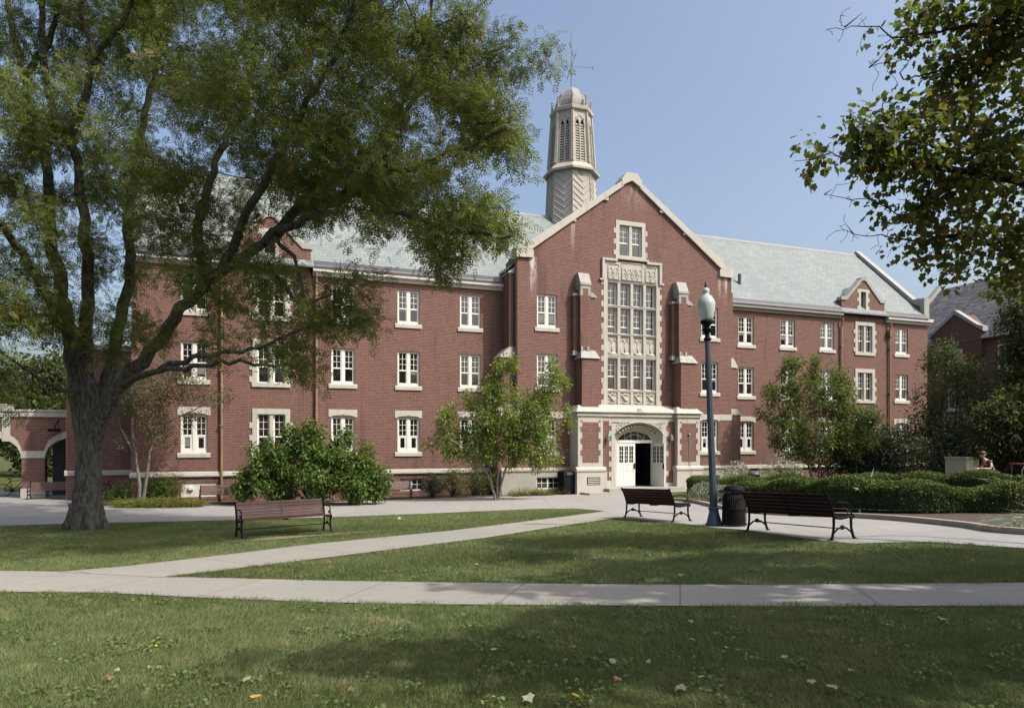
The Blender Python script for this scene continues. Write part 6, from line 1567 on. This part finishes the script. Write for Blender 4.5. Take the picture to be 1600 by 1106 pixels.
# lamp post (leans a little to the left)
lp = empty('lamp_post', G(4.68, 15.79, .01)); lp.rotation_euler = (0, R(-2.1), 0)
tag(lp, 'fluted blue grey lamp post with acorn glass globe between the two dark benches', 'street lamp')
m = MB(); m.lathe([(.20, 0), (.205, .05), (.17, .09), (.14, .2), (.115, .3), (.105, .36), (.12, .38), (.12, .42), (.095, .44)], n=16); m.build('base', M['lampblue'], lp)
m = MB(); m.lathe([(.085, .44), (.078, 2.0), (.062, 4.22), (.062, 4.3)], n=28, flute=.09); m.build('post', M['lampblue'], lp)
m = MB(); m.lathe([(.06, 4.27), (.09, 4.3), (.09, 4.33), (.06, 4.36), (.055, 4.44), (.085, 4.5), (.13, 4.54), (.06, 4.58), (.07, 4.63), (.14, 4.68), (.15, 4.74), (.13, 4.75)], n=20); m.build('globe_holder', M['iron'], lp, True)
m = MB(); m.lathe([(.125, 4.74), (.15, 4.80), (.185, 4.95), (.203, 5.08), (.205, 5.14), (.18, 5.22), (.13, 5.30), (.085, 5.34), (.06, 5.36), (.085, 5.40), (.09, 5.44), (.06, 5.49), (.02, 5.51)], n=28); m.build('globe', M['globe'], lp, True)
m = MB(); m.lathe([(.022, 5.505), (.03, 5.53), (.018, 5.58), (.004, 5.66)], n=10); m.build('finial', M['iron'], lp, True)
m = MB(); m.lathe([(.03, 4.76), (.035, 5.0), (.02, 5.15)], n=10); m.build('lamp_bulb', M['white'], lp, True)

# ribbed litter bin
lb = empty('litter_bin', G(5.06, 15.55, .015)); tag(lb, 'black ribbed litter bin with flared rim and domed lid beside the lamp post', 'bin')
m = MB()
for k in range(36):
    a = 2 * math.pi * k / 36; c, s = math.cos(a), math.sin(a); t = .013
    for (r0, z0), (r1, z1) in zip([(.27, .04), (.265, .3), (.255, .55), (.275, .68), (.325, .775)], [(.265, .3), (.255, .55), (.275, .68), (.325, .775), (.34, .785)]):
        m.quad((r0 * c - t * s, r0 * s + t * c, z0), (r0 * c + t * s, r0 * s - t * c, z0), (r1 * c + t * s, r1 * s - t * c, z1), (r1 * c - t * s, r1 * s + t * c, z1))
m.build('slats', M['iron'], lb)
m = MB(); m.lathe([(.235, .05), (.235, .72), (.21, .72), (.21, .1)], n=20); m.build('liner', M['black'], lb, True)
m = MB()
for r, z in ((.335, .79), (.27, .05), (.262, .4)): m.tube([(r * math.cos(a), r * math.sin(a), z) for a in np.linspace(0, 2 * math.pi, 33)], .014, 6)
build_split(m, 'rim_ring', M['iron'], lb, True)
m = MB(); m.lathe([(.24, .80), (.235, .84), (.19, .90), (.12, .925), (.03, .93)], n=24)
for k in range(3): a = k * 2.09; m.tube([(.22 * math.cos(a), .22 * math.sin(a), .72), (.22 * math.cos(a), .22 * math.sin(a), .82)], .012, 5)
m.build('domed_lid', M['iron'], lb, True)
def wheelie(lx, ly, label, h=1.22, w=.36):
    p = L2W(lx, ly); o = empty('refuse_bin', G(p.x, p.y, .03), TH + .1); tag(o, label, 'bin')
    m = MB(); m.frustum((-w * .9, w * .9, -.3, .3), (-w, w, -.34, .34), .06, h - .22); m.build('body', M['iron'], o)
    m = MB(); m.frustum((-w * 1.04, w * 1.04, -.36, .36), (-w * .95, w * .95, -.3, .3), h - .22, h - .04); m.frustum((-w * .95, w * .95, -.3, .3), (-w * .5, w * .5, -.2, .2), h - .04, h + .03); m.build('lid', M['iron'], o)
    m = MB(); m.box(-w * .55, w * .55, -.365, -.35, h - .2, h - .06); m.build('flap', M['flash'], o)
    m = MB(); m.box(-w, -w + .08, -.3, .3, 0, .06); m.box(w - .08, w, -.3, .3, 0, .06); m.build('feet', M['iron'], o)
wheelie(8.68, -2.05, 'tall black refuse bin against the stone plinth left of the entrance')
p = W(1178, 756, 33.0); o = empty('domed_bin', G(p.x, p.y, .06)); tag(o, 'dark bin with a domed lid behind the short hedge, below the white flowers', 'bin')
m = MB(); m.lathe([(.26, 0), (.28, .75), (.3, .78)], n=18); m.build('body', M['iron'], o, True)
m = MB(); m.lathe([(.31, .78), (.27, .88), (.16, .96), (.03, .99)], n=18); m.build('lid', M['flash'], o, True)

# utility cabinet
p = W(1503, 745, 31.0)
uc = empty('utility_cabinet', G(p.x, p.y, .05), TH + R(2)); tag(uc, 'pale green steel utility cabinet with two doors behind the hedges', 'cabinet')
ugreen = simple('cabinet_green', (.30, .33, .22), .5, 0, .12, 3)
uc.scale = (.78, .8, .92)
m = MB(); m.box(-.55, .55, -.6, .6, .08, 1.42); m.build('case', ugreen, uc)
m = MB(); m.box(-.6, .6, -.66, .64, 1.42, 1.50); m.build('lid', ugreen, uc)
for x0, x1 in ((-.53, -.008), (.008, .53)):
    m = MB(); m.box(x0, x1, -.625, -.602, .14, 1.39); d = m.build('door', ugreen, uc)
m = MB(); m.tube([(-.05, -.63, .75), (-.05, -.66, .78), (-.05, -.66, .9), (-.05, -.63, .93)], .012, 5); m.build('handle', M['iron'], uc)
m = MB(); m.box(-.08, .02, -.634, -.626, 1.2, 1.34); m.build('yellow_sticker', simple('yellow_sticker', (.6, .52, .2)), uc)
m = MB(); m.box(.42, .52, -.634, -.626, 1.1, 1.38); m.build('white_sticker', M['white'], uc)
m = MB(); m.box(-.62, .62, -.7, .7, -.1, .08); m.build('concrete_pad', M['granite'], uc)

# bicycles
def bicycle(loc, rz, label):
    o = empty('bicycle', loc, rz); tag(o, label, 'bicycle')
    for x in (-.52, .52):
        t = MB(); t.tube([(x + .33 * math.cos(a), 0, .34 + .33 * math.sin(a)) for a in np.linspace(0, 2 * math.pi, 29)], .02, 6); w_ = t.build('wheel', M['iron'], o, True)
        t = MB()
        for k in range(12): a = k * math.pi / 6; t.tube([(x, 0, .34), (x + .32 * math.cos(a), 0, .34 + .32 * math.sin(a))], .003, 3)
        t.ball((x, 0, .34), .03); t.build('spokes', M['lead'], w_)
    t = MB(); A, B_, C, D, E_ = (-.52, 0, .34), (-.12, 0, .32), (-.22, 0, .82), (.36, 0, .86), (.52, 0, .34)
    for a, b_ in ((A, B_), (A, C), (B_, C), (B_, D), (C, D), (D, E_)): t.tube([a, b_], .017, 6)
    t.tube([C, (-.245, 0, .92)], .014, 6); t.tube([D, (.34, 0, 1.0)], .014, 6); t.build('frame', M['iron'], o)
    t = MB(); t.ball((-.25, 0, .94), (.13, .07, .03)); t.build('saddle', M['black'], o, True)
    t = MB(); t.tube([(.30, .28, 1.0), (.37, .15, 1.02), (.35, 0, 1.0), (.37, -.15, 1.02), (.30, -.28, 1.0)], .013, 6); t.build('handlebar', M['iron'], o)
    t = MB(); t.tube([(-.12, -.06, .32), (-.12, .06, .32)], .02, 6); t.tube([(-.12, .06, .32), (.02, .07, .22)], .01, 5); t.tube([(-.12, -.06, .32), (-.26, -.07, .42)], .01, 5); t.ball((-.12, -.05, .32), (.09, .008, .09)); t.build('crank', M['iron'], o)
bicycle(G(-19.4, 32.2, .0), TH + .15, 'black bicycle leaning in shade between the locust trunk and the hall corner')
bicycle(G(-25.9, 35.6, .02), TH + .1, 'black bicycle parked under the left arch at the frame edge')

# table, chair at the right edge
p = G(20.6, 27.2, .05); o = empty('garden_table', p, .2); tag(o, 'thin dark red garden table beside the seated person', 'table')
red = simple('dark_red_paint', (.17, .045, .05), .5)
m = MB(); m.box(-.55, .55, -.35, .35, 1.0, 1.04); m.build('table_top', red, o)
for sx in (-.5, .5):
    for sy in (-.3, .3): m = MB(); m.tube([(sx, sy, 0), (sx, sy, 1.0)], .025, 6); m.build('leg', red, o)
p = G(21.55, 26.6, .05); o = empty('garden_chair', p, R(200)); tag(o, 'grey slatted garden chair cut by the right edge of the frame', 'chair')
gp_ = simple('grey_paint', (.16, .17, .17), .6)
m = MB()
for k in range(5): m.box(-.3, .3, -.3 + k * .11, -.21 + k * .11, .42, .445)
m.build('seat', gp_, o); m = MB()
for k in range(5): m.prism([(.27, .46), (.295, .46), (.395, 1.0), (.37, 1.0)], -.3 + k * .125, -.2 + k * .125, 'x')
m.build('backrest', gp_, o)
for sx in (-.28, .28):
    for sy in (-.25, .25): m = MB(); m.box(sx - .025, sx + .025, sy - .025, sy + .025, 0, .42); m.build('leg', gp_, o)

# small white thing left on the lawn
o = empty('paper_scrap', G(*[float(v) for v in (-3.47, 21.0)], .03)); tag(o, 'crumpled white paper scrap on the lawn behind the left bench', 'litter')
m = MB(); m.add([(-.06, -.03, 0), (.05, -.05, .03), (.07, .04, .0), (-.02, .06, .06), (.0, .0, .09)], [(0, 1, 4), (1, 2, 4), (2, 3, 4), (3, 0, 4)]); m.build('paper', M['white'], o)

# ================================================================== THE SEATED PERSON
skin = simple('skin', (.52, .31, .23), .55, 0, .08, 5)
hair = simple('brown_hair', (.05, .026, .016), .6, 0, .4, 30)
shirt = simple('dark_grey_top', (.045, .043, .05), .8, 0, .2, 10)
shorts = simple('black_shorts', (.012, .012, .014), .8, 0, .2, 10)
pb_ = W(1546, 745, 27.0)
per = empty('person', G(pb_.x, pb_.y, .06), R(0)); tag(per, 'person in a dark top and shorts sitting bent forward, arms reaching out to the left', 'person')
def skinned(name, joints, edges, mat, parent, root=0, sub=2):
    me = bpy.data.meshes.new(name); me.from_pydata([j[:3] for j in joints], edges, []); me.materials.append(mat)
    o = bpy.data.objects.new(name, me); COL.objects.link(o); o.parent = parent
    sm = o.modifiers.new('skin', 'SKIN'); sm.use_smooth_shade = True
    sv = me.skin_vertices[0].data
    for i, j in enumerate(joints):
        r = j[3]; sv[i].radius = r if hasattr(r, '__len__') else (r, r)
        sv[i].use_root = (i == root)
    ss = o.modifiers.new('sub', 'SUBSURF'); ss.levels = sub; ss.render_levels = sub
    return o
# facing -x (to the left of the picture), sitting on a low stone block 0.62 m high
JS = [(.10, 0, .72, (.15, .13)), (.06, 0, .86, (.14, .12)), (-.02, 0, 1.02, (.15, .11)), (-.12, 0, 1.16, (.14, .10)), (-.19, 0, 1.24, .055), (-.235, 0, 1.30, .05), (-.27, 0, 1.37, (.075, .09)), (-.29, 0, 1.45, (.08, .095)),   # 0-7 trunk, neck, head
      (.08, .11, .70, .085), (-.16, .14, .74, .078), (-.38, .15, .76, .06), (-.40, .15, .55, .052), (-.37, .15, .30, .048), (-.36, .15, .08, .036), (-.46, .16, .04, .034), (-.55, .16, .03, .028),
      (.08, -.11, .70, .085), (-.16, -.13, .75, .078), (-.37, -.13, .79, .06), (-.36, -.12, .57, .052), (-.31, -.11, .32, .048), (-.27, -.1, .1, .036), (-.37, -.11, .05, .034), (-.46, -.11, .03, .028),
      (-.10, .19, 1.15, .06), (-.10, .27, .98, .048), (-.15, .28, .86, .042), (-.32, .22, .85, .034), (-.44, .17, .87, .026),
      (-.10, -.19, 1.15, .06), (-.11, -.28, .98, .048), (-.17, -.29, .87, .042), (-.40, -.24, .89, .034), (-.52, -.20, .88, .026)]
ED = [(0, 1), (1, 2), (2, 3), (3, 4), (4, 5), (5, 6), (6, 7), (0, 8), (8, 9), (9, 10), (10, 11), (11, 12), (12, 13), (13, 14), (14, 15), (0, 16), (16, 17), (17, 18), (18, 19), (19, 20), (20, 21), (21, 22), (22, 23),
      (3, 24), (24, 25), (25, 26), (26, 27), (27, 28), (3, 29), (29, 30), (30, 31), (31, 32), (32, 33)]
skinned('body', JS, ED, skin, per)
for wx, wy, wz in ((-.44, .17, .87), (-.52, -.20, .88)):
    hj = [(wx, wy, wz, (.024, .03)), (wx - .05, wy, wz + .002, (.02, .038)), (wx - .09, wy, wz, (.017, .038))]; he_ = [(0, 1), (1, 2)]
    for q, (dy, ln) in enumerate(((-.03, .065), (-.01, .078), (.01, .072), (.03, .055))):
        b0 = len(hj); hj += [(wx - .10, wy + dy, wz + .002, .009), (wx - .10 - ln * .55, wy + dy * 1.15, wz - .006, .0085), (wx - .10 - ln, wy + dy * 1.2, wz - .028, .007)]; he_ += [(2, b0), (b0, b0 + 1), (b0 + 1, b0 + 2)]
    b0 = len(hj); s_ = -1 if wy > 0 else 1; hj += [(wx - .04, wy + s_ * .045, wz, .011), (wx - .08, wy + s_ * .065, wz - .008, .009)]; he_ += [(1, b0), (b0, b0 + 1)]
    skinned('hand', hj, he_, skin, per, 0, 1)
skinned('top', [(.09, 0, .78, (.165, .145)), (.06, 0, .88, (.155, .135)), (-.02, 0, 1.03, (.165, .125)), (-.12, 0, 1.16, (.155, .115)), (-.175, 0, 1.215, .075), (-.10, .19, 1.15, .072), (-.10, .24, 1.04, .064), (-.10, -.19, 1.15, .072), (-.105, -.25, 1.04, .064)], [(0, 1), (1, 2), (2, 3), (3, 4), (3, 5), (5, 6), (3, 7), (7, 8)], shirt, per)
skinned('shorts', [(.10, 0, .74, (.165, .15)), (.08, .11, .71, .10), (-.16, .14, .74, .092), (-.28, .15, .755, .082), (.08, -.11, .71, .10), (-.16, -.13, .75, .092), (-.27, -.13, .775, .082)], [(0, 1), (1, 2), (2, 3), (0, 4), (4, 5), (5, 6)], shorts, per)
m = MB(); m.ball((-.26, 0, 1.475), (.115, .098, .10), 14, 10); m.ball((-.21, 0, 1.42), (.09, .095, .10), 12, 8)
for k in range(40):
    a = random.uniform(0, 6.28); e_ = random.uniform(0, 1.3); m.ball((-.25 + .10 * math.cos(a) * math.cos(e_), .09 * math.sin(a) * math.cos(e_), 1.47 + .085 * math.sin(e_)), (.025, .025, .02), 5, 4)
m.build('hair', hair, per, True)
m = MB(); m.ball((-.37, 0, 1.385), (.022, .016, .022), 8, 6); m.ball((-.355, 0, 1.34), (.012, .03, .008), 8, 5)
for s_ in (1, -1): m.ball((-.26, s_ * .092, 1.40), (.022, .012, .032), 8, 6)
m.build('face', skin, per, True)
m = MB()
for s_ in (1, -1): m.ball((-.352, s_ * .034, 1.415), (.01, .014, .008), 8, 5)
m.build('eyes', M['black'], per, True)
for y_ in (.15, -.11):
    x_ = -.36 if y_ > 0 else -.27
    m = MB(); m.ball((x_ - .08, y_, .045), (.15, .055, .05), 10, 6); m.build('shoe', M['flash'], per, True)
bl = empty('stone_block', per.location + Vector((.12, 0, 0))); tag(bl, 'low grey stone block the person sits on', 'seat')
m = MB(); m.frustum((-.26, .26, -.5, .5), (-.24, .24, -.48, .48), -.1, .52); m.frustum((-.24, .24, -.48, .48), (-.21, .21, -.45, .45), .52, .56); m.build('block', M['granite'], bl)
